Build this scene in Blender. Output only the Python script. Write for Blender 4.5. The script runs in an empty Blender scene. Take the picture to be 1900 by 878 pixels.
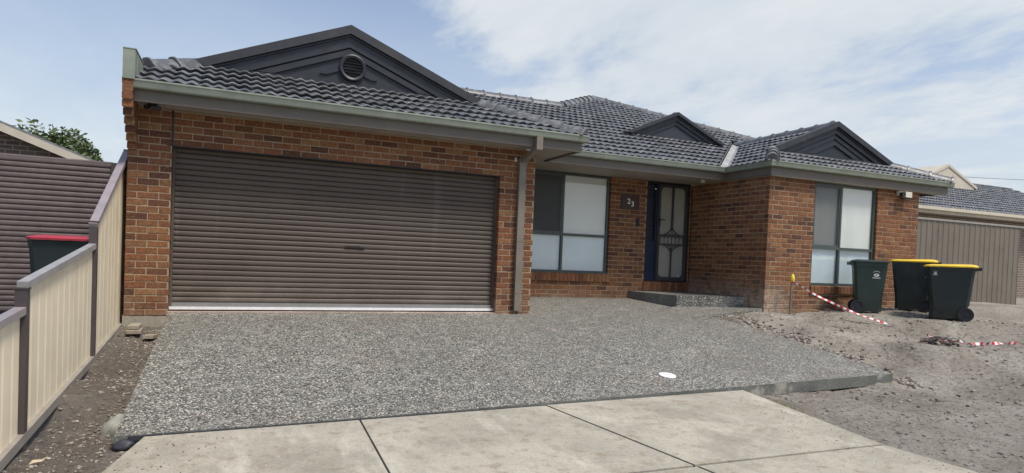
import bpy, bmesh, math, random
from mathutils import Vector, Matrix, noise
random.seed(7)
R = math.radians
sc = bpy.context.scene
col = sc.collection
PITCH = 0.435                       # rise per metre of every roof slope

# ------------------------------------------------------------------ camera
def make_camera():
    cd = bpy.data.cameras.new('camera')
    cam = bpy.data.objects.new('camera', cd)
    col.objects.link(cam)
    yaw, pit, rol = -0.4041, -0.0237, 0.0395
    f = Vector((-math.sin(yaw)*math.cos(pit), math.cos(yaw)*math.cos(pit), math.sin(pit)))
    r = Vector((math.cos(yaw), math.sin(yaw), 0)); u = r.cross(f)
    r2 = r*math.cos(rol)+u*math.sin(rol); u2 = -r*math.sin(rol)+u*math.cos(rol)
    m = Matrix((r2, u2, -f)).transposed().to_4x4()
    m.translation = Vector((0.7824, -9.2012, 0.8376))
    cam.matrix_world = m
    cd.sensor_width = 36; cd.lens = 1196.55/1900*36; cd.shift_y = (508.13-439)/1900
    cd.clip_start = .05; cd.clip_end = 2000
    sc.camera = cam
make_camera()

# ------------------------------------------------------------------ sky and sun
SUN_EL, SUN_AZ = R(61), R(150)      # azimuth measured from +Y towards +X: behind the camera, a little to its right
def make_world():
    w = bpy.data.worlds.new('World'); sc.world = w; w.use_nodes = True
    nt = w.node_tree; N = nt.nodes; L = nt.links; N.clear()
    out = N.new('ShaderNodeOutputWorld'); bg = N.new('ShaderNodeBackground')
    sky = N.new('ShaderNodeTexSky'); sky.sky_type = 'NISHITA'; sky.sun_disc = False
    sky.sun_elevation = SUN_EL; sky.sun_rotation = SUN_AZ
    sky.air_density = 1.0; sky.dust_density = 1.6; sky.ozone_density = 1.0
    tc = N.new('ShaderNodeTexCoord'); sep = N.new('ShaderNodeSeparateXYZ'); L.new(tc.outputs['Generated'], sep.inputs[0])
    def math_(op, a, b=None, c=None):
        n = N.new('ShaderNodeMath'); n.operation = op
        for i, x in enumerate((a, b, c)):
            if x is None: continue
            if isinstance(x, (int, float)): n.inputs[i].default_value = x
            else: L.new(x, n.inputs[i])
        return n.outputs[0]
    zc = math_('MAXIMUM', sep.outputs[2], 0.0)
    den = math_('ADD', zc, 0.16)
    cx = math_('DIVIDE', sep.outputs[0], den); cy = math_('DIVIDE', sep.outputs[1], den)
    com = N.new('ShaderNodeCombineXYZ'); L.new(cx, com.inputs[0]); L.new(cy, com.inputs[1])
    mp = N.new('ShaderNodeMapping'); mp.inputs['Rotation'].default_value = (0, 0, R(35)); mp.inputs['Scale'].default_value = (1, .6, 1)
    L.new(com.outputs[0], mp.inputs[0])
    def nz(scale, det, rough, dist, off):
        o = N.new('ShaderNodeVectorMath'); o.operation = 'ADD'; o.inputs[1].default_value = off; L.new(mp.outputs[0], o.inputs[0])
        n = N.new('ShaderNodeTexNoise'); n.inputs['Scale'].default_value = scale; n.inputs['Detail'].default_value = det
        n.inputs['Roughness'].default_value = rough; n.inputs['Distortion'].default_value = dist
        L.new(o.outputs[0], n.inputs['Vector']); return n.outputs['Fac']
    big = nz(.7, 4, .5, .1, (3.1, 7.7, 0)); fine = nz(3.2, 9, .60, .12, (1.0, 4.0, 2))
    # a broad bank of cloud lies over the right of the view, thin haze to the left
    dv = N.new('ShaderNodeVectorMath'); dv.operation = 'DOT_PRODUCT'; L.new(tc.outputs['Generated'], dv.inputs[0]); dv.inputs[1].default_value = (0.62, .70, .36)
    bank = math_('MULTIPLY_ADD', dv.outputs['Value'], 2.6, -2.30)
    dv2 = N.new('ShaderNodeVectorMath'); dv2.operation = 'DOT_PRODUCT'; L.new(tc.outputs['Generated'], dv2.inputs[0]); dv2.inputs[1].default_value = (-.20, .94, .30)
    bank2 = math_('MULTIPLY_ADD', math_('MAXIMUM', dv2.outputs['Value'], .93), 4.0, -3.72)
    s = math_('ADD', math_('MULTIPLY', big, .75), math_('MULTIPLY', fine, .95))
    s = math_('ADD', s, math_('MAXIMUM', bank, -.35)); s = math_('ADD', s, bank2)
    mr = N.new('ShaderNodeMapRange'); mr.interpolation_type = 'SMOOTHSTEP'
    L.new(s, mr.inputs[0]); mr.inputs[1].default_value = .74; mr.inputs[2].default_value = 1.12
    hz = N.new('ShaderNodeMapRange'); hz.interpolation_type = 'SMOOTHSTEP'; L.new(sep.outputs[2], hz.inputs[0])
    hz.inputs[1].default_value = .52; hz.inputs[2].default_value = 0.02; hz.inputs[3].default_value = 0.0; hz.inputs[4].default_value = .78
    cov = math_('MAXIMUM', math_('MULTIPLY', mr.outputs[0], .92), hz.outputs[0])
    cr = N.new('ShaderNodeValToRGB'); cr.color_ramp.elements[0].position = .3; cr.color_ramp.elements[1].position = .75
    cr.color_ramp.elements[0].color = (4.7, 5.2, 5.75, 1); cr.color_ramp.elements[1].color = (6.1, 6.35, 6.45, 1)
    L.new(fine, cr.inputs[0])
    sm = N.new('ShaderNodeVectorMath'); sm.operation = 'MULTIPLY'; sm.inputs[1].default_value = (1.22, 1.20, 1.22); L.new(sky.outputs[0], sm.inputs[0])
    mix = N.new('ShaderNodeMix'); mix.data_type = 'RGBA'
    L.new(cov, mix.inputs[0]); L.new(sm.outputs[0], mix.inputs[6]); L.new(cr.outputs[0], mix.inputs[7])
    L.new(mix.outputs[2], bg.inputs[0]); bg.inputs[1].default_value = 0.10
    L.new(bg.outputs[0], out.inputs[0])
make_world()
def make_sun():
    ld = bpy.data.lights.new('sun', 'SUN'); ld.energy = 2.9; ld.angle = R(12); ld.color = (1, .95, .87)
    o = bpy.data.objects.new('sun', ld); col.objects.link(o)
    d = Vector((math.sin(SUN_AZ)*math.cos(SUN_EL), math.cos(SUN_AZ)*math.cos(SUN_EL), math.sin(SUN_EL)))
    o.rotation_euler = d.to_track_quat('Z', 'Y').to_euler()
make_sun()
sc.view_settings.view_transform = 'Standard'; sc.view_settings.look = 'None'
sc.view_settings.exposure = 0.42; sc.view_settings.gamma = 1

# ------------------------------------------------------------------ helpers
class G:
    """collects vertices and faces of one mesh"""
    def __init__(s): s.v = []; s.f = []; s.m = []
    def add(s, vs, fs, mi=0):
        n = len(s.v); s.v += [tuple(p) for p in vs]
        for f in fs: s.f.append(tuple(n+i for i in f)); s.m.append(mi)
        return s
    def box(s, x0, x1, y0, y1, z0, z1, mi=0):
        v = [(x, y, z) for x in (x0, x1) for y in (y0, y1) for z in (z0, z1)]
        return s.add(v, [(0, 1, 3, 2), (4, 6, 7, 5), (0, 4, 5, 1), (2, 3, 7, 6), (0, 2, 6, 4), (1, 5, 7, 3)], mi)
    def bar(s, a, b, w, h, up=(0, 0, 1), mi=0):
        a = Vector(a); b = Vector(b); d = (b-a).normalized(); up = Vector(up)
        sx = d.cross(up).normalized(); uy = sx.cross(d).normalized()
        v = [p+sx*i*w/2+uy*j*h/2 for p in (a, b) for i, j in ((-1, -1), (1, -1), (1, 1), (-1, 1))]
        return s.add(v, [(0, 1, 2, 3), (7, 6, 5, 4), (0, 4, 5, 1), (1, 5, 6, 2), (2, 6, 7, 3), (3, 7, 4, 0)], mi)
    def tube(s, pts, r, n=8, mi=0, caps=True):
        pts = [Vector(p) for p in pts]; rings = []
        for i, p in enumerate(pts):
            d = (pts[min(i+1, len(pts)-1)]-pts[max(i-1, 0)]).normalized()
            a = d.cross(Vector((0, 0, 1)) if abs(d.z) < .9 else Vector((1, 0, 0))).normalized(); b = d.cross(a)
            rr = r[i] if isinstance(r, (list, tuple)) else r
            rings.append([p+a*math.cos(2*math.pi*k/n)*rr+b*math.sin(2*math.pi*k/n)*rr for k in range(n)])
        fs = [(i*n+k, i*n+(k+1) % n, (i+1)*n+(k+1) % n, (i+1)*n+k) for i in range(len(pts)-1) for k in range(n)]
        if caps: fs += [tuple(range(n))[::-1], tuple((len(pts)-1)*n+k for k in range(n))]
        return s.add([p for r_ in rings for p in r_], fs, mi)
    def prism(s, poly, O, U, V, D, mi=0):
        """polygon poly (u,v) in plane O+U,V extruded by vector D"""
        O, U, V, D = map(Vector, (O, U, V, D)); n = len(poly)
        a = [O+U*p[0]+V*p[1] for p in poly]; b = [p+D for p in a]
        return s.add(a+b, [tuple(range(n)), tuple(range(2*n-1, n-1, -1))]+[(i, n+i, n+(i+1) % n, (i+1) % n) for i in range(n)], mi)
    def sweep(s, path, prof, caps=True, mi=0):
        """profile (outward, z) swept along a horizontal path; outward is to the right of travel"""
        P = [Vector(p) for p in path]; n = len(prof); vs = []
        for i, p in enumerate(P):
            ns = []
            if i > 0: d = (P[i]-P[i-1]).normalized(); ns.append(Vector((d.y, -d.x, 0)))
            if i < len(P)-1: d = (P[i+1]-P[i]).normalized(); ns.append(Vector((d.y, -d.x, 0)))
            m = ns[0] if len(ns) == 1 else (ns[0]+ns[1])/(1+ns[0].dot(ns[1]))
            vs += [p+m*a+Vector((0, 0, b)) for a, b in prof]
        fs = [(i*n+k, i*n+(k+1) % n, (i+1)*n+(k+1) % n, (i+1)*n+k) for i in range(len(P)-1) for k in range(n)]
        if caps: fs += [tuple(range(n)), tuple((len(P)-1)*n+k for k in range(n))[::-1]]
        return s.add(vs, fs, mi)
    def mesh(s, name, mats, smooth=None, recalc=True):
        me = bpy.data.meshes.new(name); me.from_pydata(s.v, [], s.f)
        for m in (mats if isinstance(mats, (list, tuple)) else [mats]): me.materials.append(m)
        if any(s.m): me.polygons.foreach_set('material_index', s.m)
        if recalc:
            bm = bmesh.new(); bm.from_mesh(me); bmesh.ops.recalc_face_normals(bm, faces=bm.faces); bm.to_mesh(me); bm.free()
        if smooth:
            me.polygons.foreach_set('use_smooth', [True]*len(me.polygons)); me.set_sharp_from_angle(angle=R(smooth))
        me.update(); return me
    def build(s, name, mats, parent=None, smooth=None, recalc=True, **props):
        return link(name, s.mesh(name, mats, smooth, recalc), parent, **props)
def link(name, data, parent=None, **props):
    o = bpy.data.objects.new(name, data); col.objects.link(o)
    if parent is not None: o.parent = parent
    for k, v in props.items(): o[k] = v
    return o
def thing(name, label, cat, loc=(0, 0, 0), rz=0, group=None):
    o = bpy.data.objects.new(name, None); col.objects.link(o); o.empty_display_size = .1
    o.location = loc; o.rotation_euler = (0, 0, rz); o['label'] = label; o['category'] = cat
    if group: o['group'] = group
    return o
def tag(o, label, cat, group=None):
    o['label'] = label; o['category'] = cat
    if group: o['group'] = group
    return o
def copy_tree(o, parent=None):
    c = o.copy(); col.objects.link(c); c.parent = parent
    for ch in list(o.children): copy_tree(ch, c)
    return c
def lerp(a, b, t): return a+(b-a)*t

# ------------------------------------------------------------------ materials
class NT:
    def __init__(s, name):
        m = bpy.data.materials.new(name); m.use_nodes = True; s.m = m; s.t = m.node_tree; s.n = s.t.nodes; s.l = s.t.links
        s.p = s.n['Principled BSDF']; s.geo = s.n.new('ShaderNodeNewGeometry'); s.pos = s.geo.outputs['Position']
    def set(s, k, v):
        if hasattr(v, 'is_output'): s.l.new(v, s.p.inputs[k])
        else: s.p.inputs[k].default_value = v if not isinstance(v, tuple) or len(v) == 4 else (*v, 1)
    def math(s, op, a, b=None, c=None):
        n = s.n.new('ShaderNodeMath'); n.operation = op
        for i, x in enumerate((a, b, c)):
            if x is None: continue
            if isinstance(x, (int, float)): n.inputs[i].default_value = x
            else: s.l.new(x, n.inputs[i])
        return n.outputs[0]
    def scaled(s, v, scl, rot=(0, 0, 0)):
        n = s.n.new('ShaderNodeMapping'); n.inputs['Scale'].default_value = scl; n.inputs['Rotation'].default_value = rot; s.l.new(v, n.inputs[0]); return n.outputs[0]
    def noise(s, scale, detail=4, rough=.55, vec=None, dist=0, out='Fac'):
        n = s.n.new('ShaderNodeTexNoise'); n.inputs['Scale'].default_value = scale; n.inputs['Detail'].default_value = detail
        n.inputs['Roughness'].default_value = rough; n.inputs['Distortion'].default_value = dist; s.l.new(vec or s.pos, n.inputs['Vector']); return n.outputs[out]
    def voro(s, scale, out='Color', vec=None, feature='F1'):
        n = s.n.new('ShaderNodeTexVoronoi'); n.feature = feature; n.inputs['Scale'].default_value = scale; s.l.new(vec or s.pos, n.inputs['Vector']); return n.outputs[out]
    def ramp(s, fac, stops, interp='LINEAR'):
        n = s.n.new('ShaderNodeValToRGB'); cr = n.color_ramp; cr.interpolation = interp
        while len(cr.elements) < len(stops): cr.elements.new(.5)
        for e, (p, c) in zip(cr.elements, stops): e.position = p; e.color = (*c, 1) if len(c) == 3 else c
        s.l.new(fac, n.inputs[0]); return n.outputs[0]
    def mix(s, fac, a, b, mode='MIX'):
        n = s.n.new('ShaderNodeMix'); n.data_type = 'RGBA'; n.blend_type = mode
        for i, x in ((0, fac), (6, a), (7, b)):
            if isinstance(x, (int, float)): n.inputs[i].default_value = x
            elif isinstance(x, tuple): n.inputs[i].default_value = (*x, 1)
            else: s.l.new(x, n.inputs[i])
        return n.outputs[2]
    def rng(s, v, a, b, c=0, d=1, smooth=True):
        n = s.n.new('ShaderNodeMapRange'); n.interpolation_type = 'SMOOTHSTEP' if smooth else 'LINEAR'
        s.l.new(v, n.inputs[0])
        for i, x in enumerate((a, b, c, d)): n.inputs[i+1].default_value = x
        return n.outputs[0]
    def sep(s, v):
        n = s.n.new('ShaderNodeSeparateXYZ'); s.l.new(v, n.inputs[0]); return n.outputs
    def bump(s, h, strength=.3, dist=.01):
        n = s.n.new('ShaderNodeBump'); n.inputs['Strength'].default_value = strength; n.inputs['Distance'].default_value = dist
        s.l.new(h, n.inputs['Height']); s.l.new(n.outputs[0], s.p.inputs['Normal'])
    def rand(s):
        oi = s.n.new('ShaderNodeObjectInfo'); return s.math('FRACT', s.math('ADD', oi.outputs['Random'], s.geo.outputs['Random Per Island']))
    def rand2(s, r, k): return s.math('FRACT', s.math('MULTIPLY', r, k))

def paint(name, c, rough=.45, var=.12, scale=6, metallic=0, spec=.5, bump=0, dirt=None):
    t = NT(name); f = t.noise(scale, 5)
    a = tuple(x*(1-var) for x in c); b = tuple(min(1, x*(1+var)) for x in c)
    cc = t.ramp(f, [(.3, a), (.7, b)])
    if dirt:
        g = t.rng(t.noise(2.3, 7, .65), .5, .75, 0, .6); cc = t.mix(g, cc, dirt)
    t.set('Base Color', cc); t.set('Roughness', t.rng(t.noise(scale*2, 4), .3, .7, rough*.85, min(1, rough*1.15)))
    t.set('Metallic', metallic); t.set('Specular IOR Level', spec)
    if bump: t.bump(t.noise(60, 4), bump, .004)
    return t.m

def bin_mat(name, c):
    t = NT(name); x, y, z = t.sep(t.pos); n = t.noise(5, 7, .7); f = t.noise(3, 5)
    cc = t.ramp(f, [(.3, tuple(q*.8 for q in c)), (.7, tuple(q*1.25 for q in c))])
    cc = t.mix(t.math('MULTIPLY', t.rng(z, .50, .08), t.rng(n, .38, .66, .05, .55)), cc, (.09, .08, .062))
    sc_ = t.noise(9, 6, .7, vec=t.scaled(t.pos, (1, 1, .12), (.1, .2, 0))); cc = t.mix(t.rng(sc_, .62, .68, 0, .22), cc, (.08, .10, .09))
    t.set('Base Color', cc); t.set('Roughness', t.rng(n, .3, .7, .36, .62)); t.bump(t.noise(90, 3), .15, .002); return t.m
def curtain_mat():
    t = NT('brown_roller_curtain'); x, y, z = t.sep(t.pos); n = t.noise(1.6, 6, .6)
    c = t.ramp(n, [(.3, (.072, .054, .042)), (.7, (.094, .073, .058))])
    c = t.mix(t.math('MULTIPLY', t.rng(z, .55, .05), t.rng(t.noise(2.5, 7, .7), .35, .7, .15, .7)), c, (.17, .145, .12))
    dr = t.noise(6, 5, .6, vec=t.scaled(t.pos, (1, 1, .06))); c = t.mix(t.rng(dr, .58, .72, 0, .35), c, (.14, .118, .10))
    t.set('Base Color', c); t.set('Roughness', t.rng(n, .3, .7, .48, .62)); t.set('Specular IOR Level', .35); return t.m
def brick_mat():
    t = NT('clay_brick'); r = t.rand()
    base = t.ramp(r, [(0, (.070, .032, .021)), (.12, (.125, .052, .028)), (.30, (.190, .074, .032)), (.45, (.245, .104, .042)), (.58, (.145, .058, .029)), (.72, (.270, .140, .062)), (.86, (.200, .070, .032)), (1, (.200, .108, .052))])
    n1 = t.noise(22, 6, .7); n2 = t.noise(70, 4, .6)
    c = t.mix(t.rng(n1, .42, .58, 0, .85), base, t.mix(.5, base, (.075, .033, .022)))
    c = t.mix(t.rng(n2, .54, .70, 0, .6), c, (.40, .24, .125))
    c = t.mix(t.rng(n2, .46, .30, 0, .5), c, (.06, .028, .018))
    # cement washed over the lowest courses at the outer corner of the wing
    x, y, z = t.sep(t.pos)
    m = t.math('MULTIPLY', t.rng(z, .75, .12), t.math('MULTIPLY', t.rng(x, 10.35, 9.75), t.rng(x, 9.54, 9.565)))
    m = t.math('MULTIPLY', m, t.rng(t.noise(7, 6, .7), .30, .62))
    c = t.mix(t.math('MULTIPLY', m, .85), c, (.46, .39, .31))
    sp = t.math('MULTIPLY', t.rng(z, .42, .0), t.rng(t.noise(3, 6, .7), .38, .68)); c = t.mix(t.math('MULTIPLY', sp, .5), c, (.30, .24, .18))
    t.set('Base Color', c); t.set('Roughness', .88); t.set('Specular IOR Level', .3)
    t.bump(t.math('ADD', t.math('MULTIPLY', n2, .6), n1), .7, .006)
    return t.m
def mortar_mat():
    t = NT('mortar'); c = t.ramp(t.noise(30, 6, .7), [(.25, (.23, .165, .105)), (.75, (.42, .32, .21))])
    c = t.mix(t.rng(t.noise(1.2, 4), .4, .7, 0, .4), c, (.27, .21, .16))
    t.set('Base Color', c); t.set('Roughness', .95); t.bump(t.noise(120, 3), .5, .004); return t.m
def tile_mat(nm='glazed_roof_tile', k=1.0):
    t = NT(nm); r = t.rand()
    base = t.ramp(r, [(0, (.058, .061, .064)), (.4, (.104, .109, .113)), (.75, (.075, .079, .083)), (1, (.146, .152, .156))])
    w = t.noise(9, 8, .68)
    c = t.mix(t.rng(w, .45, .68, 0, .7), base, (.26, .265, .28))
    c = t.mix(t.rng(t.noise(45, 4, .6), .62, .75, 0, .5), c, (.27, .26, .24))
    c = t.mix(t.rng(t.noise(2.1, 5), .66, .8, 0, .35), c, (.09, .075, .065))
    c = t.mix(t.rng(t.noise(16, 7, .75), .60, .70, 0, .6), c, (.15, .155, .10)); c = t.mix(t.rng(t.noise(1.6, 5, .6), .5, .68, 0, .35), c, (.10, .085, .085))
    t.set('Base Color', c); t.set('Roughness', t.rng(w, .3, .7, .24, .48)); t.set('Specular IOR Level', .6)
    if k > 1: t.set('Base Color', t.mix(.25, c, (.15, .15, .155))); t.set('Roughness', .78); t.set('Specular IOR Level', .25)
    t.bump(t.noise(60, 5), .35, .003); return t.m
def aggregate_mat(dark=1.0):
    t = NT('exposed_aggregate')
    v = t.scaled(t.pos, (1, 1, 1))
    cell = t.sep(t.voro(84, 'Color', v)); d = t.voro(84, 'Distance', v)
    r = cell[0]
    c = t.ramp(r, [(0, (.018, .018, .016)), (.30, (.040, .040, .034)), (.46, (.165, .168, .150)), (.60, (.30, .298, .262)), (.70, (.20, .165, .14)), (.80, (.54, .515, .43)), (.88, (.09, .085, .07)), (1, (.86, .81, .68))])
    cell2 = t.sep(t.voro(150, 'Color', v))[0]
    c = t.mix(t.rng(cell2, .6, .9, 0, .35), c, (.11, .12, .115))
    c = t.mix(t.rng(d, .50, .75, 0, .7), c, (.10, .098, .085))
    tint = t.noise(1.1, 5, .6); c = t.mix(t.rng(tint, .50, .66, 0, .35), c, t.mix(1.0, c, (1.0, .86, .82), 'MULTIPLY'))
    c = t.mix(t.rng(t.noise(.55, 6, .65, dist=.5), .38, .68, 0, .34), c, (.12, .115, .10)); c = t.mix(t.rng(t.noise(5, 5, .6), .52, .70, 0, .30), c, (.40, .385, .34))
    t.set('Base Color', c); t.set('Roughness', .62); t.set('Specular IOR Level', .45)
    t.bump(t.math('SUBTRACT', 1.0, d), .6, .006); return t.m
def concrete_mat(name, a, b, stain=(.30, .23, .15), spots=True):
    t = NT(name); n1 = t.noise(1.3, 8, .65, dist=.4); n2 = t.noise(9, 8, .72); n3 = t.noise(60, 6, .8)
    c = t.ramp(n1, [(.32, a), (.68, b)])
    c = t.mix(t.rng(n2, .50, .66, 0, .6), c, stain)
    c = t.mix(t.rng(n3, .53, .68, 0, .6), c, tuple(x*.42 for x in a))
    c = t.mix(t.rng(n3, .45, .32, 0, .6), c, (.60, .56, .45)); c = t.mix(t.rng(t.noise(26, 7, .8), .55, .64, 0, .5), c, (.17, .135, .085))
    st = t.noise(3.0, 6, .6, vec=t.scaled(t.pos, (1, .28, 1), (0, 0, R(20))))
    c = t.mix(t.rng(st, .55, .72, 0, .40), c, (.66, .62, .52)); c = t.mix(t.rng(t.noise(.8, 6, .7, dist=1.2), .52, .66, 0, .45), c, tuple(q*.72 for q in a))
    t.set('Base Color', c); t.set('Roughness', .9); t.set('Specular IOR Level', .25)
    t.bump(t.math('ADD', n3, n2), .5, .004); return t.m
def dirt_mat():
    t = NT('disturbed_dirt'); x, y, z = t.sep(t.pos)
    n1 = t.noise(1.1, 7, .6, dist=.5); n2 = t.noise(7, 9, .72); n3 = t.noise(48, 6, .75)
    c = t.ramp(n1, [(.30, (.27, .235, .19)), (.52, (.39, .352, .295)), (.72, (.52, .485, .415))])
    c = t.mix(t.rng(n2, .52, .72, 0, .6), c, (.15, .12, .095))
    c = t.mix(t.rng(n3, .58, .72, 0, .5), c, (.08, .065, .05))
    c = t.mix(t.rng(n3, .45, .28, 0, .55), c, (.46, .43, .37))
    n4 = t.noise(19, 8, .82); c = t.mix(t.rng(n4, .52, .60, 0, .70), c, (.095, .078, .062)); c = t.mix(t.rng(n4, .46, .36, 0, .55), c, (.50, .465, .40))
    st = t.noise(5, 7, .7, vec=t.scaled(t.pos, (.35, 1.6, 1), (0, 0, R(-12))))
    c = t.mix(t.rng(st, .54, .70, 0, .5), c, (.40, .375, .32))
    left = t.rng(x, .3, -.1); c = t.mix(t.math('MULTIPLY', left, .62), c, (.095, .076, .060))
    n5 = t.noise(30, 8, .85, vec=t.scaled(t.pos, (.5, 1.3, 1), (0, 0, R(-25)))); c = t.mix(t.rng(n5, .55, .65, 0, .4), c, (.13, .108, .088)); c = t.mix(t.rng(n5, .44, .37, 0, .5), c, (.55, .52, .45))
    t.set('Base Color', c); t.set('Roughness', .97); t.set('Specular IOR Level', .15)
    t.bump(t.math('ADD', n4, t.math('MULTIPLY', n3, .6)), 1.0, .05); return t.m
def glass_mat(name='window_glass', tint=(.98, .99, .99), rough=.0):
    m = bpy.data.materials.new(name); m.use_nodes = True; nt = m.node_tree; nt.nodes.clear()
    o = nt.nodes.new('ShaderNodeOutputMaterial'); tr = nt.nodes.new('ShaderNodeBsdfTransparent'); gl = nt.nodes.new('ShaderNodeBsdfGlossy')
    fr = nt.nodes.new('ShaderNodeFresnel'); fr.inputs[0].default_value = 1.55; mx = nt.nodes.new('ShaderNodeMixShader')
    ge = nt.nodes.new('ShaderNodeNewGeometry'); nz = nt.nodes.new('ShaderNodeTexNoise'); nz.inputs['Scale'].default_value = 1.4
    bp = nt.nodes.new('ShaderNodeBump'); bp.inputs['Strength'].default_value = .12; bp.inputs['Distance'].default_value = .02
    nt.links.new(ge.outputs['Position'], nz.inputs['Vector']); nt.links.new(nz.outputs['Fac'], bp.inputs['Height']); nt.links.new(bp.outputs[0], gl.inputs['Normal'])
    m0 = nt.nodes.new('ShaderNodeMath'); m0.operation = 'SUBTRACT'; m0.inputs[0].default_value = 1.0; nt.links.new(ge.outputs['Backfacing'], m0.inputs[1])
    mt = nt.nodes.new('ShaderNodeMath'); mt.operation = 'MULTIPLY'; nt.links.new(m0.outputs[0], mt.inputs[1]); ma = nt.nodes.new('ShaderNodeMath'); ma.operation = 'MULTIPLY_ADD'; ma.inputs[1].default_value = 1.8; ma.inputs[2].default_value = .03; nt.links.new(fr.outputs[0], ma.inputs[0]); nt.links.new(ma.outputs[0], mt.inputs[0])
    tr.inputs[0].default_value = (*tint, 1); gl.inputs['Roughness'].default_value = .03
    nt.links.new(mt.outputs[0], mx.inputs[0]); nt.links.new(tr.outputs[0], mx.inputs[1]); nt.links.new(gl.outputs[0], mx.inputs[2]); nt.links.new(mx.outputs[0], o.inputs[0])
    return m
def screen_mat(k=.33, nm='insect_screen'):
    m = bpy.data.materials.new(nm); m.use_nodes = True; nt = m.node_tree; nt.nodes.clear()
    o = nt.nodes.new('ShaderNodeOutputMaterial'); tr = nt.nodes.new('ShaderNodeBsdfTransparent'); d = nt.nodes.new('ShaderNodeBsdfDiffuse')
    d.inputs[0].default_value = (.07, .075, .075, 1); mx = nt.nodes.new('ShaderNodeMixShader'); mx.inputs[0].default_value = k
    nt.links.new(tr.outputs[0], mx.inputs[1]); nt.links.new(d.outputs[0], mx.inputs[2]); nt.links.new(mx.outputs[0], o.inputs[0]); return m
def leaf_mat(name, cols):
    t = NT(name); c = t.ramp(t.rand(), [(i/(len(cols)-1), k) for i, k in enumerate(cols)])
    t.set('Base Color', c); t.set('Roughness', .6); return t.m
def far_brick_mat(name, a, b):
    t = NT(name); n = t.n.new('ShaderNodeTexBrick'); n.inputs['Scale'].default_value = 1; n.inputs['Brick Width'].default_value = .24; n.inputs['Row Height'].default_value = .086
    n.inputs['Mortar Size'].default_value = .008; n.inputs['Color1'].default_value = (*a, 1); n.inputs['Color2'].default_value = (*b, 1); n.inputs['Mortar'].default_value = (.35, .31, .25, 1)
    x, y, z = t.sep(t.pos); cb = t.n.new('ShaderNodeCombineXYZ'); t.l.new(t.math('ADD', x, y), cb.inputs[0]); t.l.new(z, cb.inputs[1]); t.l.new(cb.outputs[0], n.inputs['Vector'])
    t.set('Base Color', n.outputs[0]); t.set('Roughness', .9); return t.m

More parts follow.
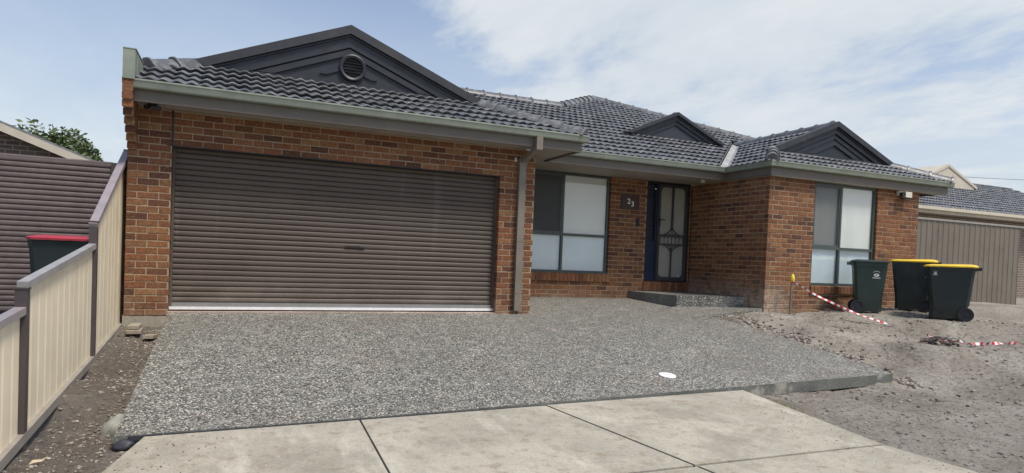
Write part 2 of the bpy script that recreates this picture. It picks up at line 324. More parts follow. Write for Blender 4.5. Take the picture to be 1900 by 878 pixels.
M = dict(
    brick=brick_mat(), mortar=mortar_mat(), tile=tile_mat(), ridge=tile_mat('weathered_ridge_tile', 2), agg=aggregate_mat(),
    slab=concrete_mat('weathered_concrete', (.27, .248, .200), (.43, .40, .325), (.22, .175, .115)),
    slab_edge=concrete_mat('fresh_slab_edge', (.10, .105, .095), (.17, .175, .16), (.09, .085, .075)),
    footing=concrete_mat('footing_concrete', (.24, .22, .18), (.34, .31, .26)),
    sill_conc=concrete_mat('pink_threshold', (.34, .25, .20), (.45, .35, .29), (.3, .22, .17)),
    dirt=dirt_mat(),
    gutter=paint('pale_green_gutter', (.215, .245, .195), .42, .14, 5, dirt=(.15, .17, .14)),
    fascia=paint('brown_fascia', (.118, .101, .080), .5, .12, 4, dirt=(.10, .085, .07)),
    soffit=paint('beige_soffit', (.30, .275, .23), .7, .10, 2, dirt=(.25, .22, .19)),
    curtain=curtain_mat(),
    rail=paint('grey_door_rail', (.22, .22, .21), .4, .1, 8),
    alu=paint('bright_aluminium', (.80, .80, .80), .3, .06, 12, metallic=.2),
    rubber=paint('black_rubber', (.016, .016, .017), .6, .2),
    charcoal=paint('charcoal_gable_paint', (.012, .015, .022), .48, .16, 3, dirt=(.022, .025, .032), bump=.15),
    charcoal_cap=paint('charcoal_barge_capping', (.021, .023, .029), .55, .25, 8, dirt=(.05, .043, .038), bump=.3),
    panel=paint('gable_panel_paint', (.024, .028, .038), .5, .12, 3),
    pipe=paint('brown_downpipe', (.17, .145, .115), .42, .12, 6),
    frame=paint('dark_green_aluminium', (.055, .072, .068), .38, .12, 7),
    navy=paint('navy_blue_paint', (.010, .021, .052), .4, .15, 5),
    black=paint('black_metal', (.014, .014, .016), .45, .15, 7),
    security=paint('charcoal_security_mesh_frame', (.045, .046, .048), .45, .15, 8),
    door=paint('beige_front_door', (.66, .62, .52), .55, .12, 2),
    blind=paint('white_roller_blind', (.70, .71, .67), .8, .06, 1.5),
    blind_blue=paint('pale_blue_frosted_film', (.64, .73, .75), .7, .08, 1.5),
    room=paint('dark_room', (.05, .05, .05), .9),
    glass=glass_mat(), screen=screen_mat(), screen_dense=screen_mat(.80, 'dark_insect_screen'), screen_mid=screen_mat(.5, 'grey_insect_screen'),
    cream=paint('cream_steel_sheet', (.78, .68, .49), .5, .05, 2, dirt=(.70, .61, .44)),
    mauve=paint('brown_fence_rail', (.115, .088, .082), .42, .15, 6),
    mauve_light=paint('pale_mauve_rail', (.27, .235, .24), .42, .12, 6),
    mauve_dark=paint('dark_fence_post', (.060, .048, .048), .45, .15, 6),
    white=paint('white_plastic', (.78, .78, .76), .4, .05, 8),
    offwhite=paint('cream_plastic', (.60, .57, .48), .45, .08, 8),
    plaque=paint('dark_brown_plaque', (.045, .022, .016), .5, .2, 9),
    bin_green=bin_mat('dark_green_bin_plastic', (.018, .038, .030)), bin_dark=bin_mat('blackish_green_bin_plastic', (.008, .018, .019)),
    yellow=paint('yellow_bin_lid_plastic', (.74, .50, .03), .5, .12, 5, dirt=(.50, .36, .08)),
    redlid=paint('red_bin_lid_plastic', (.38, .035, .05), .45, .1, 5),
    tape_w=paint('white_tape', (.78, .76, .74), .5, .05), tape_r=paint('red_tape', (.58, .04, .05), .5, .1),
    stake=paint('weathered_timber_stake', (.17, .135, .10), .85, .3, 25),
    capyel=paint('yellow_safety_cap', (.75, .58, .06), .5, .1),
    bark=paint('bark', (.10, .075, .05), .9, .3, 20, bump=.5),
    leaf=leaf_mat('leaf_green', [(.035, .06, .018), (.07, .105, .03), (.11, .14, .045), (.05, .08, .025)]),
    grass=leaf_mat('grass_blade', [(.11, .12, .03), (.17, .18, .05), (.25, .23, .08)]),
    stone=leaf_mat('rubble_stone', [(.09, .072, .058), (.20, .165, .135), (.30, .26, .215), (.13, .105, .085), (.24, .20, .16), (.40, .36, .30)]),
    clod=leaf_mat('dark_clod', [(.035, .027, .022), (.07, .052, .042), (.11, .085, .07)]),
    rock=concrete_mat('lump_of_concrete', (.19, .195, .175), (.31, .31, .275)),
    membrane=paint('black_plastic_membrane', (.025, .027, .037), .6, .25, 12),
    paver=concrete_mat('old_paver', (.24, .21, .165), (.36, .31, .25)),
    flash=paint('zinc_valley_flashing', (.34, .34, .33), .5, .3, 6, metallic=.3, dirt=(.30, .27, .24)),
    farwall=far_brick_mat('far_brown_brick', (.13, .095, .075), (.18, .14, .11)),
    housebrick=far_brick_mat('unseen_side_brick', (.24, .08, .04), (.31, .12, .06)),
    fencebrown=paint('brown_grey_fence_sheet', (.155, .132, .100), .5, .10, 2, dirt=(.10, .084, .068)),
    wirem=paint('cable_black', (.05, .05, .05), .6), creampaint=paint('cream_paint', (.52, .47, .37), .55, .08, 3),
)

# ------------------------------------------------------------------ ground
def drive_z(x, y):
    if y >= 0: return -.02+.08*min(y, 1.9)
    t = min(-y, 3.95)/3.95
    return -.02-.48*(t*.8+t*t*.2)
def drive_front(x):                # y of the front edge of the aggregate driveway
    return lerp(-4.06, -3.57, (x-.1)/8.4)
def path_z(y): return -.505-.022*max(0, -y-3.8)
def path_right(y):
    return lerp(5.93, 5.62, (-y-3.7)/1.95) if y > -5.65 else lerp(5.62, 5.95, (-y-5.65)/3)
def path_left(y): return lerp(.22, .04, (-y-4.05)/.9)
CTRL = [(-.54, -2.62, -.415), (-.54, -1.61, -.345), (-.54, .36, -.18), (-.3, -.1, -.20), (-.2, -.9, -.30), (-.3, -2, -.46), (-.1, -3.4, -.60), (-.6, -3.6, -.60), (-.3, -4.6, -.60), (-1, -6, -.62), (0, -5.2, -.57),
        (-1.2, -2, -.30), (-1.4, 0, -.17), (-3, 0, -.16), (-3, -4, -.45), (-6, -2, -.3), (-4, 4, -.1), (-6, -8, -.7), (0, -9, -.72),
        (9.6, -.35, .03), (12.6, -.35, .16), (11.45, -.85, .10), (11.9, -1.84, .07), (12.3, -1.15, .15), (10.1, -3.0, -.17), (9.3, -1.5, -.08), (8.75, -.3, -.02), (8.75, -1.5, -.20),
        (8.7, -2.6, -.36), (8.75, -3.3, -.55), (9.2, -3.3, -.42), (8.7, -4.0, -.61), (7.6, -4.0, -.61), (6.4, -4.2, -.59), (9.6, -3.9, -.50), (11.2, -3.4, -.16), (11, -5.5, -.45), (10.5, -4.6, -.42), (8, -5.2, -.60), (6, -5.4, -.575), (6.4, -6.6, -.62), (6.8, -8, -.68), (9, -7, -.62),
        (13.6, -2.6, .0), (14.5, 1, .22), (16, 0, .24), (13, -5, -.35), (18, -4, -.2), (20, 5, .3), (12, -9, -.65), (5, -10, -.74)]
def on_slab(x, y):
    if .02 < x < 8.52 and drive_front(x)+.03 < y < 1.95: return True
    if path_left(y)+.04 < x < path_right(y)-.04 and -12 < y < drive_front(x)+.1: return True
    if 8.3 < x < 9.6 and -.22 < y < 2: return True
    return False
def ground_z(x, y, rough=True):
    if abs(x) > 40 or abs(y) > 40: return -.5
    sw = sz = 0
    for a, b, c in CTRL:
        d2 = (x-a)**2+(y-b)**2+.02; w = 1/(d2*d2); sw += w; sz += w*c
    z = sz/sw
    if rough:
        z += .022*noise.noise((x*1.7, y*1.7, 3))+.014*noise.noise((x*5.3, y*5.3, 1))+.012*noise.noise((x*11, y*11, 5))+.011*noise.noise((x*23, y*23, 2))*(.6+noise.noise((x*2, y*2, 7)))
        # ruts scraped along by a machine
        if x > 8: z += .010*math.sin((y*1.0+x*.25)*19+3*noise.noise((x*.8, y*.8, 0)))*max(0, noise.noise((x*.7, y*.7, 9))+.3)
    return z
def make_ground():
    def axis(a, b, step, lo, hi):
        n = int((b-a)/step); r = [a+i*(b-a)/n for i in range(n+1)]
        d = step; x = a; pre = []
        while x > lo: d *= 1.35; x -= d; pre.append(x)
        d = step; x = b; post = []
        while x < hi: d *= 1.35; x += d; post.append(x)
        return pre[::-1]+r+post
    xs = axis(-1.6, 13.6, .034, -900, 900); ys = axis(-7.0, .5, .034, -900, 900)
    v = []
    for y in ys:
        for x in xs:
            if on_slab(x, y):
                z = min(drive_z(x, y), path_z(y) if y < drive_front(x)+.15 else 9)-.16
            elif -.45 < x < 13.5 and y > 0.02 and y < 9: z = -.25
            else: z = ground_z(x, y)
            v.append((x, y, z))
    nx = len(xs)
    f = [(j*nx+i, j*nx+i+1, (j+1)*nx+i+1, (j+1)*nx+i) for j in range(len(ys)-1) for i in range(nx-1)]
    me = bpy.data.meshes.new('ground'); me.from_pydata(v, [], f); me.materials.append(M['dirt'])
    me.polygons.foreach_set('use_smooth', [True]*len(f))
    link('ground', me, kind='structure')
make_ground()

def make_driveway():
    root = link('driveway', None, kind='structure')
    def slab(x0, x1):
        g = G(); n = 40; ys_ = None
        xa = [x0+(x1-x0)*i/12 for i in range(13)]
        top = []
        for x in xa:
            yf = drive_front(x)
            top.append([(x, lerp(yf, 1.9, j/n), drive_z(x, lerp(yf, 1.9, j/n))) for j in range(n+1)])
        vs = [p for r_ in top for p in r_]; w = n+1
        g.add(vs, [(i*w+j, (i+1)*w+j, (i+1)*w+j+1, i*w+j+1) for i in range(12) for j in range(n)])
        for r_ in (top[0], top[-1]):
            g.add([p for p in r_]+[(p[0], p[1], p[2]-.13) for p in r_], [(j, j+1, w+j+1, w+j) for j in range(n)], 1)
        fr = [r_[0] for r_ in top]; g.add(fr+[(p[0], p[1]+.004, p[2]-.13) for p in fr], [(j, j+1, 13+j+1, 13+j) for j in range(12)], 1)
        g.build('slab', [M['agg'], M['slab_edge']], root, recalc=False)
    slab(0.03, 2.8985); slab(2.9015, 8.55)
    g = G()
    g.box(-.02, 4.48, .002, .13, -.06, -.008)
    g.build('threshold', M['sill_conc'], root)
make_driveway()
def make_path():
    root = link('footpath', None, kind='structure')
    rows = [(-.012, -5.635), (-5.665, -8.6), (-8.63, -12)]
    def yfront(x): return drive_front(x)-.03
    J = [lambda y: path_left(max(y, -4.95)), lambda y: lerp(1.73, 1.69, (-y-4)/1.6), lambda y: lerp(3.43, 3.74, (-y-3.8)/1.85), path_right]
    for ri, (ya, yb) in enumerate(rows):
        for ci in range(3):
            g = G(); gap = .008; n = 10; L_, R_ = J[ci], J[ci+1]; pts = []
            for j in range(n+1):
                for i in range(5):
                    t = j/n
                    if ri == 0:
                        xm = lerp(L_(-4)+gap, R_(-4)-gap, i/4); y = lerp(yfront(xm), yb, t)
                    else: y = lerp(ya, yb, t)
                    x = lerp(L_(y)+gap, R_(y)-gap, i/4)
                    pts.append((x, y, path_z(y)+(.004 if ci == 2 else 0)))
            g.add(pts, [(j*5+i, j*5+i+1, (j+1)*5+i+1, (j+1)*5+i) for j in range(n) for i in range(4)])
            per = [i for i in range(5)]+[j*5+4 for j in range(1, n+1)]+[n*5+i for i in range(3, -1, -1)]+[j*5 for j in range(n-1, 0, -1)]
            P = [pts[i] for i in per]; m = len(P)
            g.add(P+[(a, b, c-.11) for a, b, c in P], [(i, (i+1) % m, m+(i+1) % m, m+i) for i in range(m)])
            g.build('slab', M['slab'], root, recalc=False)
    g = G().box(-2, 8, -14.6, -12.05, -.98, -.75)
make_path()
def make_road():
    g = G(); g.add([(-300, -40, -.80), (300, -40, -.80), (300, -12.1, -.78), (-300, -12.1, -.78)], [(0, 1, 2, 3)])
    g.build('road', paint('asphalt', (.05, .05, .05), .9, .2, 8), kind='structure')
    g = G().box(-300, 300, -12.1, -11.95, -.9, -.66); g.build('kerb', M['slab'], kind='structure')
make_road()
def make_porch():
    g = G()
    top = [(8.08, 1.87), (8.40, .70), (9.572, .20), (9.572, 1.87)]
    z = [.275, .27, .285, .285]
    g.add([(x, y, zz) for (x, y), zz in zip(top, z)]+[(x, y, -.1) for x, y in top], [(0, 1, 2, 3), (0, 4, 5, 1)], 0)
    n = len(g.v); g.m[1] = 1
    g.add([(8.40, .70, .27), (9.572, .20, .285), (9.572, .20, -.1), (8.40, .70, -.1)], [(0, 1, 2, 3)], 0)
    g.build('porch', [M['agg'], M['slab_edge']], recalc=False, kind='structure')
    g = G(); g.add([(8.0, -.30, -.045), (9.572, -.25, .11), (9.572, .5, .12), (8.2, .75, .045), (8.0, -.30, -.2), (9.572, -.25, -.2), (8.2, .75, -.2)], [(0, 1, 2, 3), (0, 4, 5, 1), (0, 3, 6, 4)])
    g.build('porch_step', [M['agg']], recalc=False, kind='structure')
make_porch()

# ------------------------------------------------------------------ the house
house = thing('brick_house', 'single storey orange brick house with dark tiled roof and wide brown roller door', 'house')
CAM = Vector((.78, -9.2, .84))
BR_H, BR_G = .0745, .0115

def brick_geo(L, seed, Dp=.100):
    """front face at y=0 facing -y, x 0..L, z 0..BR_H"""
    rnd = random.Random(seed); n = max(2, int(round(L/.06))); c = .006
    xs = [c+(L-2*c)*i/n for i in range(n+1)]
    v = []; f = []
    for k, z in enumerate((c, BR_H-c)):
        for i, x in enumerate(xs): v.append((x+rnd.uniform(-.001, .001)*(0 < i < n), rnd.uniform(-.0015, .002), z+rnd.uniform(-.002, .002)))
    w = n+1
    for i in range(n): f.append((i, i+1, w+i+1, w+i))
    o = len(v)
    v += [(0, c, 0), (L, c, 0), (L, c, BR_H), (0, c, BR_H), (0, Dp, 0), (L, Dp, 0), (L, Dp, BR_H), (0, Dp, BR_H)]
    f += [tuple([o, o+1]+list(range(n, -1, -1))), tuple([o+1, o+2, w+n, n]), tuple([o+2, o+3]+list(range(w, w+n+1))), (o+3, o, 0, w)]
    for i in range(4): f.append((o+i, o+4+i, o+4+(i+1) % 4, o+(i+1) % 4))
    return v, f
BRICK_MESH = {}
def brick_mesh(kind, k):
    key = (kind, k)
    if key not in BRICK_MESH:
        v, f = brick_geo({'full': .23, 'half': .11}[kind], k*13+len(kind)); g = G(); g.add(v, f)
        BRICK_MESH[key] = g.mesh('brick', M['brick'])
    return BRICK_MESH[key]
PLACED = []                        # (distance, wall part, O, U, N, u, z, length)
def wall(name, O, U, N, u0, u1, z0, z1, opens, phase=0, trim=None, thick=.105):
    O, U, N = Vector(O), Vector(U), Vector(N)
    g = G(); e = .007
    us = sorted({u0+.007, u1-.007, *[x for o in opens for x in (o[0]-e, o[1]+e) if u0 < x < u1]}); zs = sorted({z0, z1-.002, *[x for o in opens for x in (o[2]-e, o[3]+e) if z0 < x < z1]})
    for i in range(len(us)-1):
        for j in range(len(zs)-1):
            uc, zc = (us[i]+us[i+1])/2, (zs[j]+zs[j+1])/2
            if any(o[0]-e < uc < o[1]+e and o[2]-e < zc < o[3]+e for o in opens): continue
            c = [O+U*a-N*b+Vector((0, 0, d)) for a in (us[i], us[i+1]) for b in (.006, thick) for d in (zs[j], zs[j+1])]
            g.add(c, [(0, 1, 3, 2), (4, 6, 7, 5), (0, 4, 5, 1), (2, 3, 7, 6), (0, 2, 6, 4), (1, 5, 7, 3)])
    w = g.build(name, M['mortar'], house)
    step = BR_H+BR_G; k = 0; z = z0+.004
    while z+BR_H*.5 < z1:
        a, b = (u0, u1) if trim is None else trim(k, u0, u1)
        zc = z+BR_H/2
        segs = [(a, b)]
        for o in opens:
            if o[2] < zc < o[3]:
                segs = [s for q in segs for s in ((q[0], min(q[1], o[0])), (max(q[0], o[1]), q[1])) if s[1]-s[0] > .02]
        for s0, s1 in segs:
            x = math.floor((s0-phase)/.24)*.24+phase+(.12 if k % 2 else 0)-.24
            while x < s1:
                p, q = max(x, s0), min(x+.23, s1)
                if q-p > .035:
                    c = O+U*((p+q)/2)+Vector((0, 0, zc)); PLACED.append(((c-CAM).length, w, O, U, N, p, z, q-p))
                x += .24
        z += step; k += 1
    return w
def to_world(O, U, N, v): return O+U*v[0]-N*v[1]+Vector((0, 0, v[2]))

y1, yw, xw = 1.879, -.28, 9.577
wall('garage_wall', (0, 0, 0), (1, 0, 0), (0, -1, 0), -.49, 5.05, -.06, 2.54, [(0, 4.46, -1, 2.095)], phase=-.49)
wall('entry_wall', (0, y1, 0), (1, 0, 0), (0, -1, 0), 5.0, xw, .02, 2.56, [(5.55, 7.59, .455, 2.7), (8.46, 9.54, .41, 2.7)], phase=.03)
wall('wing_wall', (0, yw, 0), (1, 0, 0), (0, -1, 0), xw, 13.59, -.06, 2.505, [(10.70, 12.385, .40, 2.7)], phase=xw,
     trim=lambda k, a, b: (a if k % 2 == 0 else a+.12, b))
wall('return_wall', (xw, 0, 0), (0, 1, 0), (-1, 0, 0), yw, y1, -.06, 2.56, [], phase=yw-.0,
     trim=lambda k, a, b: (a+.11 if k % 2 == 0 else a, b))
# rowlock sills and the brick tread under the front door
def rowlock(name, O, u0, u1, ztop, h, proud, wpart=None):
    g = G(); O = Vector(O)
    g.box(u0+.005, u1-.005, O.y-proud+.012, O.y+.1, ztop-h, ztop-.012)
    w = g.build(name, M['mortar'], house); n = int(round((u1-u0)/.086)); st = (u1-u0)/n
    for i in range(n):
        PLACED.append(((Vector((u0+i*st, O.y, ztop))-CAM).length, w, 'rowlock', (u0+i*st+.004, O.y-proud, ztop, st-.009, h, proud), None, 0, 0, 0))
rowlock('window_sill', (0, y1, 0), 5.55, 7.62, .605, .155, .035)
rowlock('window_sill', (0, yw, 0), 10.68, 12.40, .555, .155, .035)
rowlock('door_sill', (0, y1, 0), 8.44, 9.56, .485, .19, .02)
# corbelled brick end of the boundary wall
def corbel():
    g = G(); prof = [.04, .11, .20, .30, .40, .47, .50, .50, .50]
    for i, pr in enumerate(prof): g.box(-.484+.0002*i, -.386-.0002*i, -pr+.006, .003, 2.0+.086*i, min(2.745, 2.0+.086*(i+1)))
    w = g.build('corbel', M['mortar'], house); z = 2.006; k = 0
    for pr in prof:
        if z > 2.7: break
        a = -pr; first = .23 if k % 2 else .17
        while a < -.01:
            b = min(a+first, 0.0)
            if b-a > .03: PLACED.append(((Vector((-.43, a, z))-CAM).length, w, 'box', (-.49, -.38, a, b-.008, z, z+BR_H), None, 0, 0, 0))
            a += first+.01; first = .23
        z += .086; k += 1
corbel()
def place_bricks():
    PLACED.sort(key=lambda t: t[0])
    rest = {}
    for i, (d, w, O, U, N, u, z, L) in enumerate(PLACED):
        obj_ = i < 298
        if O in ('rowlock', 'box'):
            g = G()
            if O == 'box': x0, x1, a, b, z0, z1 = U; j = random.uniform(-.003, .003); g.box(x0+j, x1+j, a, b, z0, z1)
            else:
                x0, ya, zt, wd, h, pr = U; j = random.uniform(-.004, .004)
                g.prism([(0, -h), (pr*.9+.1, -h), (pr*.9+.1, .012), (.004, -.012), (0, -.016)], (x0, ya+j, zt), (0, 1, 0), (0, 0, 1), (wd, 0, 0))
            if obj_: g.build('brick', M['brick'], w)
            else: rest.setdefault(w.name, (w, G()))[1].add(g.v, g.f)
            continue
        jit = random.uniform(-.0025, .0025); dz = random.uniform(-.0015, .0015)
        if obj_:
            kind = 'full' if L > .15 else 'half'; me = brick_mesh(kind, i % 6)
            o = link('brick', me, w); s = L/({'full': .23, 'half': .11}[kind])
            base = O+U*u-N*jit+Vector((0, 0, z+dz))
            Mx = Matrix((U*s, -N, Vector((0, 0, 1)))).transposed().to_4x4(); Mx.translation = base; o.matrix_world = Mx
        else:
            v, f = brick_geo(L, i); g = rest.setdefault(w.name, (w, G()))[1]
            g.add([to_world(O, U, N, (p[0]+u, p[1]+jit, p[2]+z+dz)) for p in v], f)
    for nm, (w, g) in rest.items():
        g.build('bricks', M['brick'], w, kind='stuff')
place_bricks()

def house_body():
    g = G()                              # footing strip under the bricks
    for a, b, c, d in ((-.50, .02, .006, .14), (4.47, 5.04, .006, .14), (xw+.01, 13.58, yw+.008, yw+.14)): G().box(a, b, c, d, -.34, -.055).build('footing', M['footing'], house)
    g = G()                              # walls out of view: boundary side, right side, back, garage right side
    g.box(-.485, -.38, .11, 8.5, -.3, 2.95); g.box(13.47, 13.585, yw+.11, 8.5, -.3, 2.5); g.box(-.38, 13.47, 8.4, 8.5, -.3, 2.7)
    g.box(4.94, 5.045, .11, y1+.1, -.3, 2.53)
    g.build('side_wall', M['housebrick'], house)
    g = G(); g.box(-.3, 4.9, .5, 6, -.3, -.02); g.build('garage_floor', M['footing'], house)
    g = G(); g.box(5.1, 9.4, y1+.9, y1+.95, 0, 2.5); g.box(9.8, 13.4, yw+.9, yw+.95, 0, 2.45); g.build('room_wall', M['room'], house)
    # articulation joint above the left jamb, steel lintel
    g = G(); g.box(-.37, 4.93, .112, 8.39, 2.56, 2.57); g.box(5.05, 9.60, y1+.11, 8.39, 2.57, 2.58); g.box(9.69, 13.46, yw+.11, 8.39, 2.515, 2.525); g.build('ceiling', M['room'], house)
    g = G().box(-.012, .012, -.0025, .02, 2.10, 2.53); g.build('control_joint', M['rubber'], house)
    g = G().box(-.06, 4.52, .004, .10, 2.083, 2.094); g.build('lintel', M['black'], house)
house_body()

# --- roller door
def roller_door():
    y = .135; pitch = .0715; g = G(); z = .10; ring = []
    prof = [(0, .020), (.005, .004), (.014, -.002), (.030, -.004), (.046, -.003), (.058, 0.000), (.067, .006)]
    while z < 2.2:
        for a, b in prof: ring.append((z+a, y+b))
        z += pitch
    v = []
    nx = 24
    for zz, yy in ring:
        for k in range(nx+1):
            xx = 4.46*k/nx; wv = noise.noise((xx*1.1, zz*2.2, 4))*.006+noise.noise((xx*3, zz*1.2, 8))*.002; v.append((xx, yy+wv, zz+noise.noise((xx*.8, int(zz/pitch)*3.1, 2))*.0035))
    w_ = nx+1
    g.add(v, [(i*w_+k, i*w_+k+1, (i+1)*w_+k+1, (i+1)*w_+k) for i in range(len(ring)-1) for k in range(nx)])
    root = g.build('roller_door', M['curtain'], house, smooth=60, recalc=False)
    G().box(.0, 4.46, y-.02, y+.02, .052, .102).build('bottom_rail', M['rail'], root)
    G().box(.0, 4.46, y-.032, y+.02, .012, .050).build('weather_strip', M['alu'], root)
    G().box(.0, 4.46, y-.02, y+.02, -.010, .011).build('rubber_seal', M['rubber'], root)
    g = G(); g.box(2.19, 2.36, y-.022, y-.004, .908, .922); g.box(2.38, 2.46, y-.022, y-.004, .900, .914); g.box(2.36, 2.385, y-.018, y-.004, .895, .93)
    g.build('lock_handle', M['black'], root)
    for a in (.0, 4.43): G().box(a, a+.03, y-.03, y+.03, 0, 2.1).build('guide_track', M['curtain'], root)
roller_door()

# --- eaves: soffit, fascia, gutter, downpipe
def eaves():
    g = G()
    zs = 2.540
    g.box(-.38, 5.60, -.372, .004, zs, zs+.01); g.box(5.052, 5.60, .006, .80, zs, zs+.01)
    g.box(5.052, xw-.002, .802, y1+.02, zs+.001, zs+.011)
    g.build('soffit', M['soffit'], house)
    g = G(); g.box(9.52, 14.2, yw-.11, yw+.05, 2.503, 2.512); g.box(9.52, xw+.02, yw+.052, .80, 2.503, 2.512); g.build('soffit', M['soffit'], house)
    # fascia board
    F = [(0, -.245), (.02, -.245), (.02, -.02), (0, -.02)]
    path = [(-.38, -.395, 2.76), (5.605, -.395, 2.76), (5.605, .795, 2.76), (9.505, .795, 2.76), (9.505, -.375, 2.76), (14.27, -.375, 2.76), (14.27, 6, 2.76)]
    G().sweep(path, F).build('fascia', M['fascia'], house)
    # quad gutter
    Q = [(.021, -.105), (.075, -.108), (.092, -.10), (.100, -.085), (.100, -.03), (.108, -.018), (.106, 0.0), (.092, .004), (.086, -.004), (.088, -.085), (.03, -.09), (.026, -.02), (.021, -.02)]
    G().sweep([(p[0], p[1], 2.762) for p in path], Q).build('gutter', M['gutter'], house, smooth=35)
    # drip moulding where soffit meets fascia
    G().sweep([(p[0], p[1], 2.528) for p in path[:4]], [(-.025, -.012), (-.002, -.012), (-.002, .008), (-.025, .008)]).build('soffit_bead', M['fascia'], house)
    # verge box capping the boundary wall
    g = G(); g.box(-.487, -.362, -.515, .12, 2.748, 3.095); g.build('parapet_capping', M['gutter'], house)
    g = G(); g.box(-.360, -.352, -.40, .10, 2.78, 3.06); g.box(-.487, -.35, -.52, .125, 3.09, 3.10); g.build('capping_flashing', M['gutter'], house)
    # downpipe with offset
    root = G().box(4.815, 4.915, -.515, -.418, 2.465, 2.665).build('downpipe', M['pipe'], house)
    g = G(); P = [(4.86, -.47, 2.49), (4.84, -.30, 2.43), (4.80, -.045, 2.335)]
    for a, b in zip(P, P[1:]): g.bar(a, b, .095, .062)
    g.build('offset_pipe', M['pipe'], root)
    g = G(); g.box(4.745, 4.855, -.078, -.012, .03, 2.36); g.build('down_leg', M['pipe'], root)
    for a, b in ((2.28, 2.38), (.30, .33), (1.1, 1.12)): G().box(4.739, 4.861, -.082, -.007, a, b).build('pipe_bracket', M['pipe'], root)
    g = G(); g.tube([(4.70, -.002, 2.35), (4.70, -.02, 2.35)], .022, 12); g.tube([(4.70, -.002, 2.38), (4.70, -.02, 2.38)], .016, 12); g.build('pipe_clip', M['offwhite'], house)
    # sensor light under the left end of the soffit
    g = G(); g.tube([(-.20, -.22, 2.54), (-.20, -.22, 2.515)], .05, 14); g.tube([(-.20, -.22, 2.53), (-.17, -.26, 2.50)], .02, 10); g.box(-.215, -.11, -.29, -.24, 2.465, 2.505); g.tube([(-.24, -.24, 2.505), (-.27, -.29, 2.48)], .03, 12)
    g.build('sensor_light', M['black'], house, smooth=40)
    g = G(); g.tube([(9.25, 1.15, 2.54), (9.25, 1.15, 2.49)], .045, 16); g.build('downlight', M['offwhite'], house, smooth=40)
    # mounting block and light under the wing's eave
    r_ = G().box(12.90, 13.12, yw-.06, yw-.004, 2.40, 2.50).build('security_light', M['offwhite'], house)
    g = G(); g.box(12.98, 13.16, yw-.15, yw-.062, 2.365, 2.475); g.build('light_head', M['offwhite'], r_, smooth=40)
    g = G(); g.box(12.905, 12.975, yw-.13, yw-.065, 2.385, 2.455); g.box(12.96, 13.12, yw-.12, yw-.05, 2.335, 2.362); g.build('light_lens', M['black'], r_)
eaves()

# --- roof
roof_root = link('roof', None, house)
TW, TG = .300, .330                       # tile cover width and gauge
cosP = 1/math.sqrt(1+PITCH*PITCH)
def tile_geo():
    v = []; f = []; n = 12
    def h(u): return .026*(.5+.5*math.cos(2*math.pi*(u/TW*2)+math.pi))**1.0
    rows = [(-.022, .050), (.0, .058), (.16, .034), (.350, .004)]
    for s_, hz in rows:
        for i in range(n+1): u = TW*i/n; v.append((u, s_, hz+h(u)))
    w = n+1
    for r_ in range(len(rows)-1):
        for i in range(n): f.append((r_*w+i, r_*w+i+1, (r_+1)*w+i+1, (r_+1)*w+i))
    o = len(v)
    for i in range(n+1): u = TW*i/n; v.append((u, .004, .016+h(u)*.9))
    for i in range(n): f.append((o+i, o+i+1, i+1, i))
    # interlock lip at the side
    o = len(v); v += [(0.002, .004, .01), (0.002, .34, -.01)]; f.append((0, o, o+1, 3*w))
    return v, f
TV, TF = tile_geo()
TILES = []                                # (distance, matrix, clip lines or None)
def clip_poly(P, a, b):
    """keep the part of polygon P left of line a->b"""
    def side(p): return (b[0]-a[0])*(p[1]-a[1])-(b[1]-a[1])*(p[0]-a[0])
    out = []
    for i in range(len(P)):
        p, q = P[i], P[(i+1) % len(P)]; sp, sq = side(p), side(q)
        if sp >= 0: out.append(p)
        if (sp > 0 > sq) or (sp < 0 < sq): t = sp/(sp-sq); out.append((p[0]+(q[0]-p[0])*t, p[1]+(q[1]-p[1])*t))
    return out
def area(P): return abs(sum(P[i][0]*P[(i+1) % len(P)][1]-P[(i+1) % len(P)][0]*P[i][1] for i in range(len(P))))/2 if len(P) > 2 else 0
